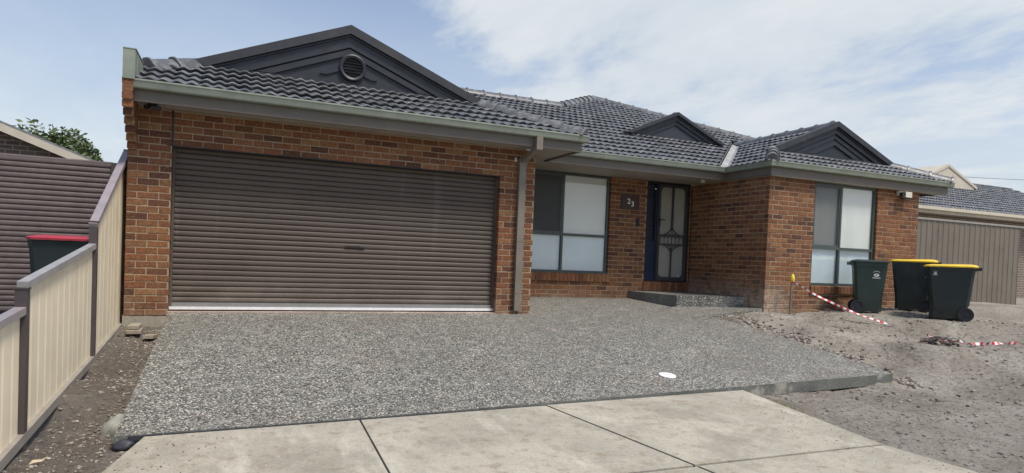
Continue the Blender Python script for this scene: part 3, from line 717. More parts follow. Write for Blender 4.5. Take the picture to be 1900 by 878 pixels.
def roof_plane(poly, O, U, W, z0, tiled=True, start=0.0, sink=.055, parent=None, store=None, m=PITCH):
    """poly: plan points (counter-clockwise, convex); O plan origin on the eave; U along eave; W uphill; z0 height at eave"""
    SL = m; O, U, W = Vector((*O, 0)), Vector((*U, 0)), Vector((*W, 0))
    def zat(x, y): return z0+(Vector((x, y, 0))-O).dot(W)*SL
    g = G(); g.add([(x, y, zat(x, y)-sink) for x, y in poly], [tuple(range(len(poly)))])
    g.build('roof_sheet', M['tile'], parent or roof_root, recalc=False)
    if not tiled: return
    loc = [((Vector((x, y, 0))-O).dot(U), (Vector((x, y, 0))-O).dot(W)) for x, y in poly]
    if sum(loc[i][0]*loc[(i+1) % len(loc)][1]-loc[(i+1) % len(loc)][0]*loc[i][1] for i in range(len(loc))) < 0: loc = loc[::-1]
    gg = TG*cosP
    umin, umax = min(p[0] for p in loc), max(p[0] for p in loc); smin, smax = min(p[1] for p in loc), max(p[1] for p in loc)
    up = Vector((W.x, W.y, SL)).normalized(); nrm = U.cross(up).normalized()
    if nrm.z < 0: nrm = -nrm
    j = int(math.floor((smin-start)/gg))
    while start+j*gg < smax:
        s0 = start+j*gg; i = int(math.floor(umin/TW))
        while i*TW < umax:
            cell = [(i*TW, s0), ((i+1)*TW, s0), ((i+1)*TW, s0+gg), (i*TW, s0+gg)]; c = cell; cuts = []
            for k in range(len(loc)):
                a, b = loc[k], loc[(k+1) % len(loc)]; c2 = clip_poly(c, a, b)
                if area(c2) < area(c)-1e-5: cuts.append((a, b))
                c = c2
                if not c: break
            if area(c) > .004:
                bs = O+U*(i*TW)+W*s0; bz = z0+s0*SL-.05
                mt = Matrix((U, up, nrm)).transposed().to_4x4(); mt.translation = Vector((bs.x, bs.y, bz))
                rr = Matrix.Rotation(random.uniform(-.010, .010), 4, 'Z') @ Matrix.Rotation(random.uniform(-.016, .016), 4, 'X') @ Matrix.Translation((0, 0, random.uniform(-.003, .004)))
                cut = [((O+U*a[0]+W*a[1]), (O+U*b[0]+W*b[1])) for a, b in cuts]
                (TILES if store is None else store).append(((Vector((bs.x, bs.y, bz))-CAM).length, mt @ rr, cut, (O+U*(sum(p[0] for p in loc)/len(loc))+W*(sum(p[1] for p in loc)/len(loc)))))
            i += 1
        j += 1
def tile_bm(m, cuts, inside):
    bm = bmesh.new(); vs = [bm.verts.new(m @ Vector(p)) for p in TV]
    for f in TF: bm.faces.new([vs[i] for i in f])
    for a, b in cuts:
        d = (b-a).normalized(); n = Vector((d.y, -d.x, 0))
        if (inside-a).dot(n) > 0: n = -n
        bmesh.ops.bisect_plane(bm, geom=bm.verts[:]+bm.edges[:]+bm.faces[:], plane_co=a, plane_no=n, clear_outer=True)
    return bm
def bm_lists(bm):
    bm.verts.index_update(); return [tuple(v.co) for v in bm.verts], [tuple(v.index for v in f.verts) for f in bm.faces]
def place_tiles(store, parent, nobj):
    store.sort(key=lambda t: t[0]); g0 = G(); g0.add(TV, TF); shared = g0.mesh('roof_tile', M['tile'], smooth=38, recalc=False); rest = G(); n = 0
    for d, m, cuts, ins in store:
        if cuts:
            bm = tile_bm(m, cuts, ins); v, f = bm_lists(bm); bm.free()
            if not f: continue
            if n < nobj: g = G(); g.add(v, f); g.build('roof_tile', M['tile'], parent, smooth=38, recalc=False); n += 1
            else: rest.add(v, f)
        elif n < nobj: o = link('roof_tile', shared, parent); o.matrix_world = m; n += 1
        else: rest.add([m @ Vector(p) for p in TV], TF)
    if rest.v: rest.build('roof_tiles', M['tile'], parent, smooth=38, recalc=False, kind='stuff')
HID = []
ZE = 2.762
X, Y = (1, 0), (0, 1)
gx0, gx1, gy, gc = .20, 4.34, .87, 2.27
roof_plane([(-.36, -.47), (5.68, -.47), (4.34, .87), (.2, .87), (-.36, .31)], (0, -.49), (1, 0), (0, 1), ZE, start=.045)
roof_plane([(5.70, -.49), (5.70, .70), (2.27, 4.13), (2.27, .80), (4.41, .80)], (5.70, 0), (0, 1), (-1, 0), ZE, store=HID, m=.412)
roof_plane([(-.36, .31), (.13, .80), (2.27, .80), (2.27, 4.13), (-.36, 1.5)], (-1.16, 0), (0, -1), (1, 0), ZE, tiled=False, m=.412)
MO = (0, .70)
roof_plane([(-.36, 1.5), (2.27, 4.13), (2.27, 4.92)], MO, (1, 0), (0, 1), ZE, tiled=False)
roof_plane([(2.27, 4.13), (5.7, .70), (7.8, .70), (7.8, 4.92), (2.27, 4.92)], MO, (1, 0), (0, 1), ZE, start=.045)
roof_plane([(7.8, .70), (9.3, .70), (9.3, 6.26), (7.8, 4.76)], MO, (1, 0), (0, 1), ZE, start=.045)
roof_plane([(9.3, .78), (12, 3.48), (12, 4.88), (9.96, 6.92), (9.3, 6.26)], MO, (1, 0), (0, 1), ZE, start=.045)
roof_plane([(12, 3.15), (14.36, .79), (14.36, 2.52), (12, 4.88)], MO, (1, 0), (0, 1), ZE, start=.045)
roof_plane([(9.96, 6.92), (7.96, 4.92), (3.96, 8.92), (9.96, 8.92)][::-1], (7.96-(4.59-2.76)/.435, 0), (0, -1), (1, 0), ZE, tiled=False)
zl_ = ZE+.8*PITCH-.055
G().add([(-.36, 1.5, zl_), (2.27, 4.92, ZE+4.22*PITCH-.055), (-.36, 8.92, zl_), (2.27, 8.92, ZE+.2*PITCH)], [(0, 1, 2), (1, 3, 2)]).build('roof_sheet', M['tile'], roof_root, recalc=False)
roof_plane([(2.27, 4.92), (7.96, 4.92), (3.96, 8.92), (2.27, 8.92)], (0, 9.13), (-1, 0), (0, -1), ZE, tiled=False)
roof_plane([(9.96, 6.92), (14.36, 2.52), (14.36, 8.92), (9.96, 8.92)], (16.18, 0), (0, 1), (-1, 0), ZE, tiled=False)
wx0, wx1, wgy = 9.42, 14.36, .40; wc = (wx0+wx1)/2
roof_plane([(wx0+.03, -.45), (wx1-.03, -.45), (13.49, .40), (10.29, .40)], (0, -.47), (1, 0), (0, 1), ZE, start=.045)
XS = wx0+.0+3*TG*cosP
roof_plane([(wx0, -.47), (XS, XS-wx0-.47), (XS, .60+XS-wx0-.02), (wx0, .58)], (wx0, 0), (0, -1), (1, 0), ZE, start=0, m=.425)
roof_plane([(XS, .33), (wc, .33), (wc, 3.05), (XS, .60+XS-wx0-.02)], (wx0, 0), (0, -1), (1, 0), ZE, start=0, m=.425)
roof_plane([(wx1, -.47), (wx1, .70), (wc, 3.17), (wc, .33), (13.56, .33)], (wx1, 0), (0, 1), (-1, 0), ZE, store=HID, m=.425)
mx0, mx1, mgy = 8.38, 10.82, 2.60; mc = (mx0+mx1)/2; mzb = ZE+(mgy-.7)*PITCH
roof_plane([(mx0-.02, 2.54), (mc, 2.54), (mc, 3.86)], (mx0, 0), (0, -1), (1, 0), mzb+.01, store=HID, sink=.02)
roof_plane([(mx1+.02, 2.54), (mc, 3.86), (mc, 2.54)], (mx1, 0), (0, 1), (-1, 0), mzb+.01, store=HID, sink=.02)
place_tiles(TILES, roof_root, 298)
hid_parent = link('rear_slope', None, house)
place_tiles(HID, hid_parent, 0)

def cap_geo(L, w=.125, h=.062):
    sec = [(-w, -.055), (-w*.86, -.018), (-w*.5, h*.62), (-w*.18, h), (w*.18, h), (w*.5, h*.62), (w*.86, -.018), (w, -.055)]
    v = []; n = len(sec)
    for yy, k in ((0, 1.10), (.035, 1.12), (.045, 1.0), (L, .92)):
        for a, b in sec: v.append((a*k, yy, b*k+(.012 if yy < .04 else 0)))
    f = [(r_*n+i, r_*n+i+1, (r_+1)*n+i+1, (r_+1)*n+i) for r_ in range(3) for i in range(n-1)]
    f.append(tuple(range(n)))
    return v, f
gc_ = G(); gc_.add(*cap_geo(.44)); CAPM = gc_.mesh('ridge_tile', M['ridge'], smooth=50, recalc=False)
def ridge(a, b, parent=None, scale=1.0, name='ridge_tile'):
    """overlapping caps from low end a to high end b"""
    a, b = Vector(a), Vector(b); d = b-a; L = d.length; d.normalize(); n = max(1, int(round(L/.40))); st = L/n
    sx = d.cross(Vector((0, 0, 1))).normalized(); up = sx.cross(d)
    for i in range(n):
        p = a+d*(i*st); m = Matrix((sx*scale, d*(st/.40), up*scale)).transposed().to_4x4(); m.translation = p+up*(.02+random.uniform(-.004, .004))
        o = link(name, CAPM, parent or roof_root); o.matrix_world = m @ Matrix.Rotation(random.uniform(-.02, .02), 4, 'Z')
def rz_(x, y, which):
    return {'gf': ZE+(y+.49)*PITCH, 'm': ZE+(y-.7)*PITCH}[which]
ridge((5.66, -.45, ZE+.02), (4.34, .87, ZE+1.36*PITCH))                      # garage, right hip
ridge((-.34, .33, ZE+.80*PITCH), (.2, .87, ZE+1.36*PITCH), scale=1.15)         # garage, left hip
ridge((2.27, .84, ZE+3.43*.412-.03), (2.27, 4.0, ZE+3.43*.412-.03), scale=.9)
ridge((7.96, 4.92, ZE+4.22*PITCH), (2.3, 4.92, ZE+4.22*PITCH))                # lower main ridge
ridge((7.96, 4.92, ZE+4.22*PITCH), (9.96, 6.92, ZE+6.22*PITCH), scale=1.15)
ridge((14.30, 2.58, ZE+1.88*PITCH), (9.96, 6.92, ZE+6.22*PITCH))
ridge((wx0+.03, -.44, ZE+.02), (10.29, .40, ZE+.87*PITCH))                     # wing, left hip
ridge((wx1-.03, -.44, ZE+.02), (13.49, .40, ZE+.87*PITCH))
ridge((wc, .42, ZE+2.47*.425-.015), (wc, 3.2, ZE+2.47*.425-.015))
ridge((mc, 2.60, mzb+(mc-mx0)*PITCH+.0), (mc, 3.84, mzb+(mc-mx0)*PITCH), scale=.8)
def valley(a, b, w=.12):
    a, b = Vector(a), Vector(b); d = (b-a); dp = Vector((d.x, d.y, 0)).normalized(); s_ = Vector((dp.y, -dp.x, 0))
    g = G(); up = w*math.sqrt(.5)*PITCH
    v = []
    for p in (a, b): v += [p-s_*w+Vector((0, 0, up-.008)), p+Vector((0, 0, -.02)), p+s_*w+Vector((0, 0, up-.008))]
    g.add(v, [(0, 1, 4, 3), (1, 2, 5, 4)]); g.build('valley_flashing', M['flash'], roof_root, recalc=False)
valley((9.40, .68, ZE-.035), (11.80, 3.08, ZE+2.4*PITCH-.035), .11)
valley((5.72, .70, ZE-.04), (2.3, 4.1, ZE+3.42*PITCH-.04), .13)

def gable(name, x0, x1, y, zb, cap=.10, barge=.15, style='vent', over=.07, m=PITCH):
    """timber gable: cappings, bargeboards, stepped trims, panel"""
    xc = (x0+x1)/2; hw = (x1-x0)/2; za = zb+hw*m
    root = link(name, None, house)
    n = Vector((-m, 0, 1)).normalized()
    def tri_band(g, o_out, o_in, ya, yb, zlo=None, mi=0):
        """band that follows both rakes, between vertical offsets o_out and o_in below the roof line"""
        zl = zb if zlo is None else zlo
        for s_ in (-1, 1):
            def P(off):
                # apex and foot on baseline for a rake lowered by off
                zt = za-off; xf = (zt-zl)/m; return (xc, zt), (xc+s_*xf, zl)
            (ax, az), (fx, fz) = P(o_out); (bx, bz), (hx, hz) = P(o_in)
            poly = [(ax, az), (fx, fz), (hx, hz), (bx, bz)]
            g.prism(poly, (0, ya, 0), (1, 0, 0), (0, 0, 1), (0, yb-ya, 0))
    g = G(); tri_band(g, -cap*.55, cap*.45, y-over-.06, y+.10); g.build('barge_capping', M['charcoal_cap'], root)
    g = G(); tri_band(g, cap*.45+.002, cap*.45+barge, y-over, y-over+.035); g.build('bargeboard', M['charcoal'], root)
    g = G(); tri_band(g, cap*.45+.004, cap*.45+.035, y-over-.02, y-over-.001); g.build('barge_bead', M['charcoal'], root)
    o1 = cap*.45+barge
    g = G(); g.prism([(x0+.02, zb-.03), (x1-.02, zb-.03), (xc, za-.03)], (0, y, 0), (1, 0, 0), (0, 0, 1), (0, .05, 0))
    g.build('gable_panel', M['panel'] if style == 'plain' else M['charcoal'], root)
    if style == 'vent':
        g = G(); tri_band(g, o1+.02, o1+.11, y-.035, y-.002, zb+.05); g.build('rake_trim', M['charcoal'], root)
        g = G(); tri_band(g, o1+.27, o1+.31, y-.025, y-.002, zb+.15); g.build('inner_moulding', M['charcoal'], root)
        g = G(); g.box(x0+.28, x1-.28, y-.03, y-.003, zb-.01, zb+.045); g.build('base_trim', M['charcoal'], root)
        # round louvred vent
        c = Vector((xc+.05, y, zb+.295)); r_ = .20
        g = G(); ring = []
        for rad, yy in ((r_, -.003), (r_, -.05), (r_-.02, -.06), (r_-.05, -.05), (r_-.055, -.01)):
            ring.append([(c.x+math.cos(a)*rad, y+yy, c.z+math.sin(a)*rad) for a in [2*math.pi*k/40 for k in range(40)]])
        g.add([p for q in ring for p in q], [(i*40+k, i*40+(k+1) % 40, (i+1)*40+(k+1) % 40, (i+1)*40+k) for i in range(4) for k in range(40)])
        vent = g.build('round_vent', M['charcoal'], root, smooth=30)
        gb = G(); gb.tube([(c.x, y-.006, c.z), (c.x, y-.010, c.z)], r_-.05, 32); gb.build('vent_back', M['rubber'], root)
        for k in range(6):
            dz = -.115+k*.046; hwid = math.sqrt(max(.0, (r_-.055)**2-dz*dz))
            G().bar((c.x-hwid, y-.03, c.z+dz), (c.x+hwid, y-.03, c.z+dz), .034, .008, up=(0, -.6, 1)).build('louvre', M['charcoal'], root)
    elif style == 'inner':
        g = G(); tri_band(g, o1+.015, o1+.10, y-.02, y-.002, zb+.03); g.build('rake_trim', M['charcoal'], root)
        g = G(); tri_band(g, o1+.16, o1+.23, y-.03, y-.002, zb+.035); g.build('inner_moulding', M['charcoal'], root)
        g = G(); g.box(x0+.3, x1-.3, y-.025, y-.003, zb-.01, zb+.03); g.build('base_trim', M['charcoal'], root)
    else:
        g = G(); tri_band(g, o1+.0, o1+.09, y-.025, y-.002, zb); g.build('rake_trim', M['charcoal'], root)
    return root
gable('garage_gable', gx0-.03, gx1+.03, gy, ZE+1.36*PITCH-.025, .13, .19, 'vent', .05, .400)
gable('wing_gable', 10.29-.03, 13.49+.03, wgy, ZE+.87*PITCH-.01, .11, .13, 'inner', .05, .415)
gable('entry_gable', mx0-.03, mx1+.03, mgy, mzb+.02, .07, .11, 'plain', .05)

# --- windows
def window(x0, x1, z0, z1, xm, zt, y, upper_left, name='window'):
    root = link(name, None, house); yf = y+.045; fw = .042
    g = G()
    g.box(x0, x1, yf, yf+.06, z0, z0+fw); g.box(x0, x1, yf, yf+.06, z1-fw, z1)
    g.box(x0, x0+fw, yf+.001, yf+.061, z0+fw, z1-fw); g.box(x1-fw, x1, yf+.001, yf+.061, z0+fw, z1-fw)
    g.box(x0-.03, x1+.03, yf-.03, yf-.001, z0-.012, z0+.012)
    g.build('frame', M['frame'], root)
    g = G().box(xm-.022, xm+.022, yf-.004, yf+.058, z0+fw, z1-fw); g.build('mullion', M['frame'], root)
    g = G(); g.box(x0+fw, xm-.022, yf-.002, yf+.056, zt-.025, zt+.025); g.box(xm+.022, x1-fw, yf-.002, yf+.056, zt-.025, zt+.025); g.build('transom', M['frame'], root)
    for (a, b, c, d, ty) in ((x0+fw, xm-.022, zt+.025, z1-fw, 'ul'), (xm+.022, x1-fw, zt+.025, z1-fw, 'ur'), (x0+fw, xm-.022, z0+fw, zt-.025, 'l'), (xm+.022, x1-fw, z0+fw, zt-.025, 'l')):
        G().box(a, b, yf+.028, yf+.034, c, d).build('pane', M['glass'], root, recalc=True)
        if ty == 'ul':
            s = link('sash', None, root)
            g = G(); g.box(a, b, yf+.006, yf+.024, c, c+.03); g.box(a, b, yf+.006, yf+.024, d-.03, d); g.box(a, a+.03, yf+.007, yf+.023, c+.03, d-.03); g.box(b-.03, b, yf+.007, yf+.023, c+.03, d-.03)
            bpy.data.objects.remove(s); g.build('sash', M['frame'], root)
            g = G(); g.add([(a+.03, yf+.012, c+.03), (b-.03, yf+.012, c+.03), (b-.03, yf+.012, d-.03), (a+.03, yf+.012, d-.03)], [(0, 1, 2, 3)]); g.build('insect_screen', M['screen_dense' if y > 0 else 'screen_mid'], root)
        bm_ = M['blind_blue'] if ty == 'l' else M['blind']
        nb = 10; g = G()
        g.add([(lerp(a-.01, b+.01, i/nb), yf+.056+.005*math.sin(i*1.3+a)+.003*math.sin(i*2.9), z) for z in (c-.01, d+.01) for i in range(nb+1)], [(i, i+1, nb+2+i, nb+1+i) for i in range(nb)])
        g.build('blind', bm_, root, smooth=60, recalc=False)
    return root
window(5.56, 7.585, .61, 2.535, 6.56, 1.345, y1, True)
window(10.705, 12.38, .56, 2.495, 11.445, 1.272, yw, True)

# --- front door, sidelight, screen door
def entry():
    y = y1
    r = link('entry_door', None, house)
    g = G(); g.box(8.46, 8.495, y+.02, y+.09, .49, 2.54); g.box(9.50, 9.54, y+.02, y+.09, .49, 2.54); g.box(8.495, 9.50, y+.02, y+.09, 2.49, 2.54); g.box(8.735, 8.765, y+.021, y+.091, .50, 2.49); g.box(8.495, 9.50, y+.0, y+.09, .485, .502)
    g.build('door_frame', M['black'], r)
    G().box(8.495, 8.735, y+.05, y+.08, .502, 1.27).build('kick_panel', M['navy'], r)
    g = G(); g.box(8.497, 8.733, y+.035, y+.05, 1.27, 1.31); g.box(8.497, 8.527, y+.036, y+.05, 1.31, 2.49); g.box(8.703, 8.733, y+.036, y+.05, 1.31, 2.49); g.box(8.497, 8.733, y+.036, y+.05, .502, .53); g.box(8.497, 8.515, y+.037, y+.05, .53, 1.27); g.box(8.715, 8.733, y+.037, y+.05, .53, 1.27)
    g.build('sidelight_frame', M['navy'], r)
    G().box(8.527, 8.703, y+.055, y+.060, 1.31, 2.47).build('pane', M['glass'], r); G().box(8.5, 8.73, y+.12, y+.13, 1.27, 2.49).build('curtain', M['navy'], r)
    G().box(8.765, 9.50, y+.085, y+.12, .502, 2.49).build('door_leaf', M['door'], r)
    # screen door
    s = link('screen_door', None, house); yy = y+.022; x0, x1, z0, z1 = 8.770, 9.497, .507, 2.487; w = .05; xm = (x0+x1)/2
    g = G(); g.box(x0, x0+w, yy, yy+.03, z0, z1); g.box(x1-w, x1, yy, yy+.03, z0, z1); g.box(x0+w, x1-w, yy, yy+.03, z0, z0+w+.02); g.box(x0+w, x1-w, yy, yy+.03, z1-w, z1)
    g.build('stile', M['security'], s)
    g = G(); g.box(xm-.012, xm+.012, yy+.002, yy+.026, z0+w, 1.20); g.box(xm-.018, xm+.018, yy+.002, yy+.026, 1.55, z1-w); g.build('centre_bar', M['security'], s)
    g = G(); g.box(x0+w, x1-w, yy+.001, yy+.027, 1.245, 1.270); g.box(x0+w, x1-w, yy+.001, yy+.027, 1.435, 1.460); g.build('mid_rail', M['security'], s)
    g = G()
    for i in range(7):
        xx = lerp(x0+w+.03, x1-w-.03, i/6); g.tube([(xx, yy+.012, 1.27), (xx, yy+.012, 1.435)], .007, 6)
    for i in range(6):
        xa = lerp(x0+w+.03, x1-w-.03, i/6); xb = lerp(x0+w+.03, x1-w-.03, (i+1)/6); c = (xa+xb)/2; rr = (xb-xa)/2
        g.tube([(c+math.cos(a)*rr, yy+.012, 1.375+math.sin(a)*rr) for a in [math.pi*k/8 for k in range(9)]], .006, 5)
    g.build('spindle', M['security'], s)
    g = G()                             # arched scrolls above and below the middle band and in the corners
    for sg, zc in ((1, 1.46), (-1, 1.245)):
        for sx in (-1, 1):
            g.tube([(xm+sx*(.02+.19*t_), yy+.012, zc+sg*(.13*(1-t_)**1.8)) for t_ in [k/8 for k in range(9)]], .009, 6)
            g.tube([(xm+sx*.055+math.cos(a)*.035, yy+.012, zc+sg*.042+math.sin(a)*.035) for a in [2*math.pi*k/14 for k in range(15)]], .006, 5)
    for sx, xx in ((-1, x1-w), (1, x0+w)):
        for sz, zz in ((-1, z1-w), (1, z0+w+.02)):
            g.prism([(0, 0)]+[(sx*(.10-.10*math.sin(a)), sz*(.10-.10*math.cos(a))) for a in [math.pi/2*k/8 for k in range(9)]], (xx, yy+.004, zz), (1, 0, 0), (0, 0, 1), (0, .02, 0))
    g.build('scrollwork', M['security'], s)
    g = G(); g.add([(x0+w, yy+.028, z0+w), (x1-w, yy+.028, z0+w), (x1-w, yy+.028, z1-w), (x0+w, yy+.028, z1-w)], [(0, 1, 2, 3)]); g.build('insect_screen', M['screen'], s)
    g = G(); g.box(x0+.008, x0+.045, yy-.012, yy, 1.62, 1.80); g.tube([(x0+.027, yy-.01, 1.76), (x0+.027, yy-.045, 1.76), (x0+.13, yy-.05, 1.755)], .010, 8); g.build('door_handle', M['black'], s)
    # house number and bell
    pl = G().box(7.83, 8.25, y-.022, y-.001, 1.915, 2.215).build('number_plaque', M['plaque'], house)
    for ch, xx, zz in (('2', 7.965, 2.085), ('3', 8.055, 2.035)):
        cu = bpy.data.curves.new('digit', 'FONT'); cu.body = ch; cu.size = .150; cu.extrude = .004; cu.offset = .0015; cu.resolution_u = 3
        tmp = bpy.data.objects.new('digit', cu); col.objects.link(tmp)
        bpy.context.view_layer.update(); me = bpy.data.meshes.new_from_object(tmp.evaluated_get(bpy.context.evaluated_depsgraph_get()))
        bpy.data.objects.remove(tmp); me.materials.clear(); me.materials.append(M['white']); o = link('digit', me, pl)
        o.matrix_world = Matrix.Translation((xx, y-.027, zz-.055)) @ Matrix.Rotation(R(90), 4, 'X')
    b = G().box(8.215, 8.275, y-.03, y-.001, 1.60, 1.76).build('doorbell', M['black'], house)
    G().tube([(8.245, y-.031, 1.66), (8.245, y-.036, 1.66)], .015, 12).build('bell_button', M['rubber'], b)
    G().tube([(9.30, y-.02, .60), (9.30, y-.001, .60)], .02, 10).build('door_stop', M['offwhite'], house)
entry()

# ------------------------------------------------------------------ left boundary fence
def ribbed_sheet(g, a, b, zb, zt, depth=.02, pitch=.20):
    """vertical profiled sheet from a to b (plan points); zb,zt are functions of t"""
    a, b = Vector((*a, 0)), Vector((*b, 0)); L = (b-a).length; d = (b-a)/L; n = Vector((d.y, -d.x, 0)); pts = []
    k = 0
    while k*pitch < L:
        s0 = k*pitch
        for ds, off in ((0, 0), (.62, 0), (.72, 1), (.90, 1)):
            s_ = s0+ds*pitch
            if s_ <= L: pts.append((s_, off*depth))
        k += 1
    pts.append((L, 0)); v = []
    for s_, o in pts:
        p = a+d*s_+n*o; t = s_/L; v += [(p.x, p.y, zb(t)), (p.x, p.y, zt(t))]
    g.add(v, [(2*i, 2*i+2, 2*i+3, 2*i+1) for i in range(len(pts)-1)])
def left_fence():
    x = -.54
    t = thing('boundary_fence', 'cream steel boundary fence with brown rails, tall raked panel against the garage', 'fence', (x, -1.61, -.33))
    inv = Matrix.Translation((-x, 1.61, .33))
    def B(g, name, m, **k):
        g.v = [tuple(inv @ Vector(p)) for p in g.v]; return g.build(name, m, t, **k)
    y0, y1_ = -1.61, .36
    def zb(y): return lerp(-.161, -.331, (.36-y)/1.97) if y > -1.61 else lerp(-.331, -.406, (-1.61-y)/1.01)
    # individual sheets
    def run(ya, yb, ztop, sheets):
        for i in range(sheets):
            a = lerp(ya, yb, i/sheets); b = lerp(ya, yb, (i+1)/sheets)
            g = G(); ribbed_sheet(g, (x, a+.001), (x, b-.001), lambda s: zb(lerp(a, b, s))-.02, lambda s: ztop(lerp(a, b, s))-.01, -.004, .19)
            B(g, 'sheet', M['cream'], recalc=False)
    top_u = lambda y: lerp(1.01, 1.99, (y+1.61)/1.97); top_l = lambda y: lerp(.80, .668, (-1.61-y)/1.11)
    run(y0+.03, y1_, top_u, 3); run(-3.86, y0-.03, top_l, 3); run(-6.1, -3.92, lambda y: .36-(-3.91-y)*.08, 3)
    g = G(); g.bar((x, y0-.04, top_u(y0-.04)+.01), (x, y1_+.03, top_u(y1_+.03)+.01), .075, .05); B(g, 'top_rail', M['mauve_light'])
    g = G(); g.bar((x, -3.91, top_l(-3.91)), (x, y0-.03, top_l(y0-.03)), .065, .05); B(g, 'top_rail', paint('grey_fence_rail', (.30, .29, .28), .4))
    g = G(); g.bar((x, -6.1, .18), (x, -3.91, .36), .065, .05); B(g, 'top_rail', M['mauve_light'])
    for a, b in ((y0, y1_), (-3.91, y0), (-6.1, -3.91)):
        g = G(); g.bar((x+.012, a, zb(a)-.01), (x+.012, b, zb(b)-.01), .05, .07); B(g, 'bottom_rail', paint('dusty_fence_rail', (.26, .235, .20), .6))
    for yy, zt in ((y0, 1.035), (y1_+.02, 2.02), (-3.91, .50), (-6.1, .2)):
        g = G(); g.box(x-.035, x+.035, yy-.035, yy+.035, zb(max(yy, -3.2))-.25, zt); g.box(x-.04, x+.04, yy-.04, yy+.04, zt, zt+.012); B(g, 'post', M['mauve_dark'])
left_fence()

# ------------------------------------------------------------------ wheelie bins
def make_bin(name, label, body_m, lid_m, loc, rz, h=1.0, wdt=.56, dep=.66, group=None, logo=True):
    """local frame: +x is the back (hinge, handle and wheels), +y is a side"""
    t = thing(name, label, 'bin', loc, rz, group)
    g = G(); H = h-.06; lev = []
    for z, k, kx in ((.035, .80, .66), (.05, .82, .68), (.26, .86, .74), (.262, .865, .78), (H-.07, .965, .95), (H-.068, 1.0, .99), (H, 1.01, 1.0)):
        w2 = wdt/2*k; xf = -dep/2*1.0*(.86 if z < H-.07 else 1)*(.90+.1*z/H); xb = dep/2*kx*.94; c = .045
        lev.append([(xf+c, -w2, z), (xb-c, -w2, z), (xb, -w2+c, z), (xb, w2-c, z), (xb-c, w2, z), (xf+c, w2, z), (xf, w2-c, z), (xf, -w2+c, z)])
    g.add([p for q in lev for p in q], [(i*8+k, i*8+(k+1) % 8, (i+1)*8+(k+1) % 8, (i+1)*8+k) for i in range(len(lev)-1) for k in range(8)]+[tuple(range(8))[::-1], tuple((len(lev)-1)*8+k for k in range(8))])
    g.build('body', body_m, t, smooth=25)
    # lid: shallow dome with front lip
    g = G(); lv = []
    for z, k in ((H+.002, 1.06), (H+.022, 1.07), (H+.045, 1.0), (H+.060, .80)):
        w2 = wdt/2*k; xf = -dep/2*1.06*k/1.02; xb = dep/2*.98*k/1.03; c = .06
        zf = -.012 if k < 1.05 else 0
        lv.append([(xf+c, -w2, z+zf), (xb-c, -w2, z), (xb, -w2+c, z), (xb, w2-c, z), (xb-c, w2, z), (xf+c, w2, z+zf), (xf, w2-c, z+zf), (xf, -w2+c, z+zf)])
    g.add([p for q in lv for p in q], [(i*8+k, i*8+(k+1) % 8, (i+1)*8+(k+1) % 8, (i+1)*8+k) for i in range(3) for k in range(8)]+[tuple(range(8))[::-1], tuple(24+k for k in range(8))])
    g.box(-dep/2*1.10, -dep/2*.98, -.12, .12, H+.004, H+.024)
    g.build('lid', lid_m, t, smooth=40)
    xb = dep/2
    g = G(); g.tube([(xb+.04, -wdt*.42, H-.01), (xb+.04, wdt*.42, H-.01)], .016, 10)
    for s in (-1, 0, 1): g.box(xb*.90, xb+.05, s*wdt*.40-.014, s*wdt*.40+.014, H-.045, H+.012)
    g.build('handle', body_m, t, smooth=40)
    for s in (-1, 1):
        ww = link('wheel', None, t); bpy.data.objects.remove(ww)
        xc = dep/2*.60; yc = s*(wdt*.40+.03)
        g = G(); n = 24; rings = []
        for r_, yy in ((.070, -.018), (.092, -.024), (.118, -.022), (.120, 0), (.118, .022), (.092, .024), (.070, .018)):
            rings.append([(xc+math.cos(2*math.pi*k/n)*r_, yc+yy, .12+math.sin(2*math.pi*k/n)*r_) for k in range(n)])
        g.add([p for q in rings for p in q], [(i*n+k, i*n+(k+1) % n, ((i+1) % 7)*n+(k+1) % n, ((i+1) % 7)*n+k) for i in range(6) for k in range(n)])
        wh = g.build('wheel', M['rubber'], t, smooth=40)
        g = G(); g.tube([(xc, yc-.012, .12), (xc, yc+.012, .12)], .078, 20); g.tube([(xc, yc-.03, .12), (xc, yc+.03, .12)], .026, 12); g.build('rim', body_m if logo == 'grey' else M['membrane'], wh, smooth=40)
    g = G(); g.tube([(dep/2*.60, -wdt*.42, .12), (dep/2*.60, wdt*.42, .12)], .012, 8); g.box(dep/2*.40, dep/2*.72, -wdt*.38, wdt*.38, .05, .12); g.build('axle', M['rubber'], t)
    return t
def bin_logo(t, wdt, side, x, z, h=1.0, s=1.0):
    """white oval emblem with a leaf swirl, arc above and a line of print below, on the bin's side"""
    H = h-.06; k = lerp(.86, .965, (z-.26)/(H-.33)); yy = side*(wdt/2*k+.003); tilt = (.105*wdt/2)/(H-.33)*side
    def P(u, w): return (x+u*s*side*-1, yy+w*s*tilt, z+w*s)
    g = G(); n = 20
    g.add([P(math.cos(2*math.pi*i/n)*.052, math.sin(2*math.pi*i/n)*.036) for i in range(n)], [tuple(range(n))])
    arc = [(math.cos(a)*.068, .018+math.sin(a)*.062) for a in [R(35+110*i/8) for i in range(9)]]; arc2 = [(u*1.12, .018+(w-.018)*1.14) for u, w in arc]
    g.add([P(*p) for p in arc+arc2], [(i, i+1, 9+i+1, 9+i) for i in range(8)])
    g.add([P(a, b) for a, b in ((-.075, -.052), (.075, -.052), (.075, -.066), (-.075, -.066))], [(0, 1, 2, 3)])
    e = g.build('emblem', M['white'], t, recalc=False)
    g = G(); yy += side*.0012
    sw = [(-.030, -.012), (-.010, .014), (.012, .016), (.030, .006), (.016, .002), (.002, .004), (-.006, -.010), (-.018, -.018)]
    g.add([P(*p) for p in sw], [tuple(range(8))]); g.build('emblem_swirl', M['bin_green'], e, recalc=False)
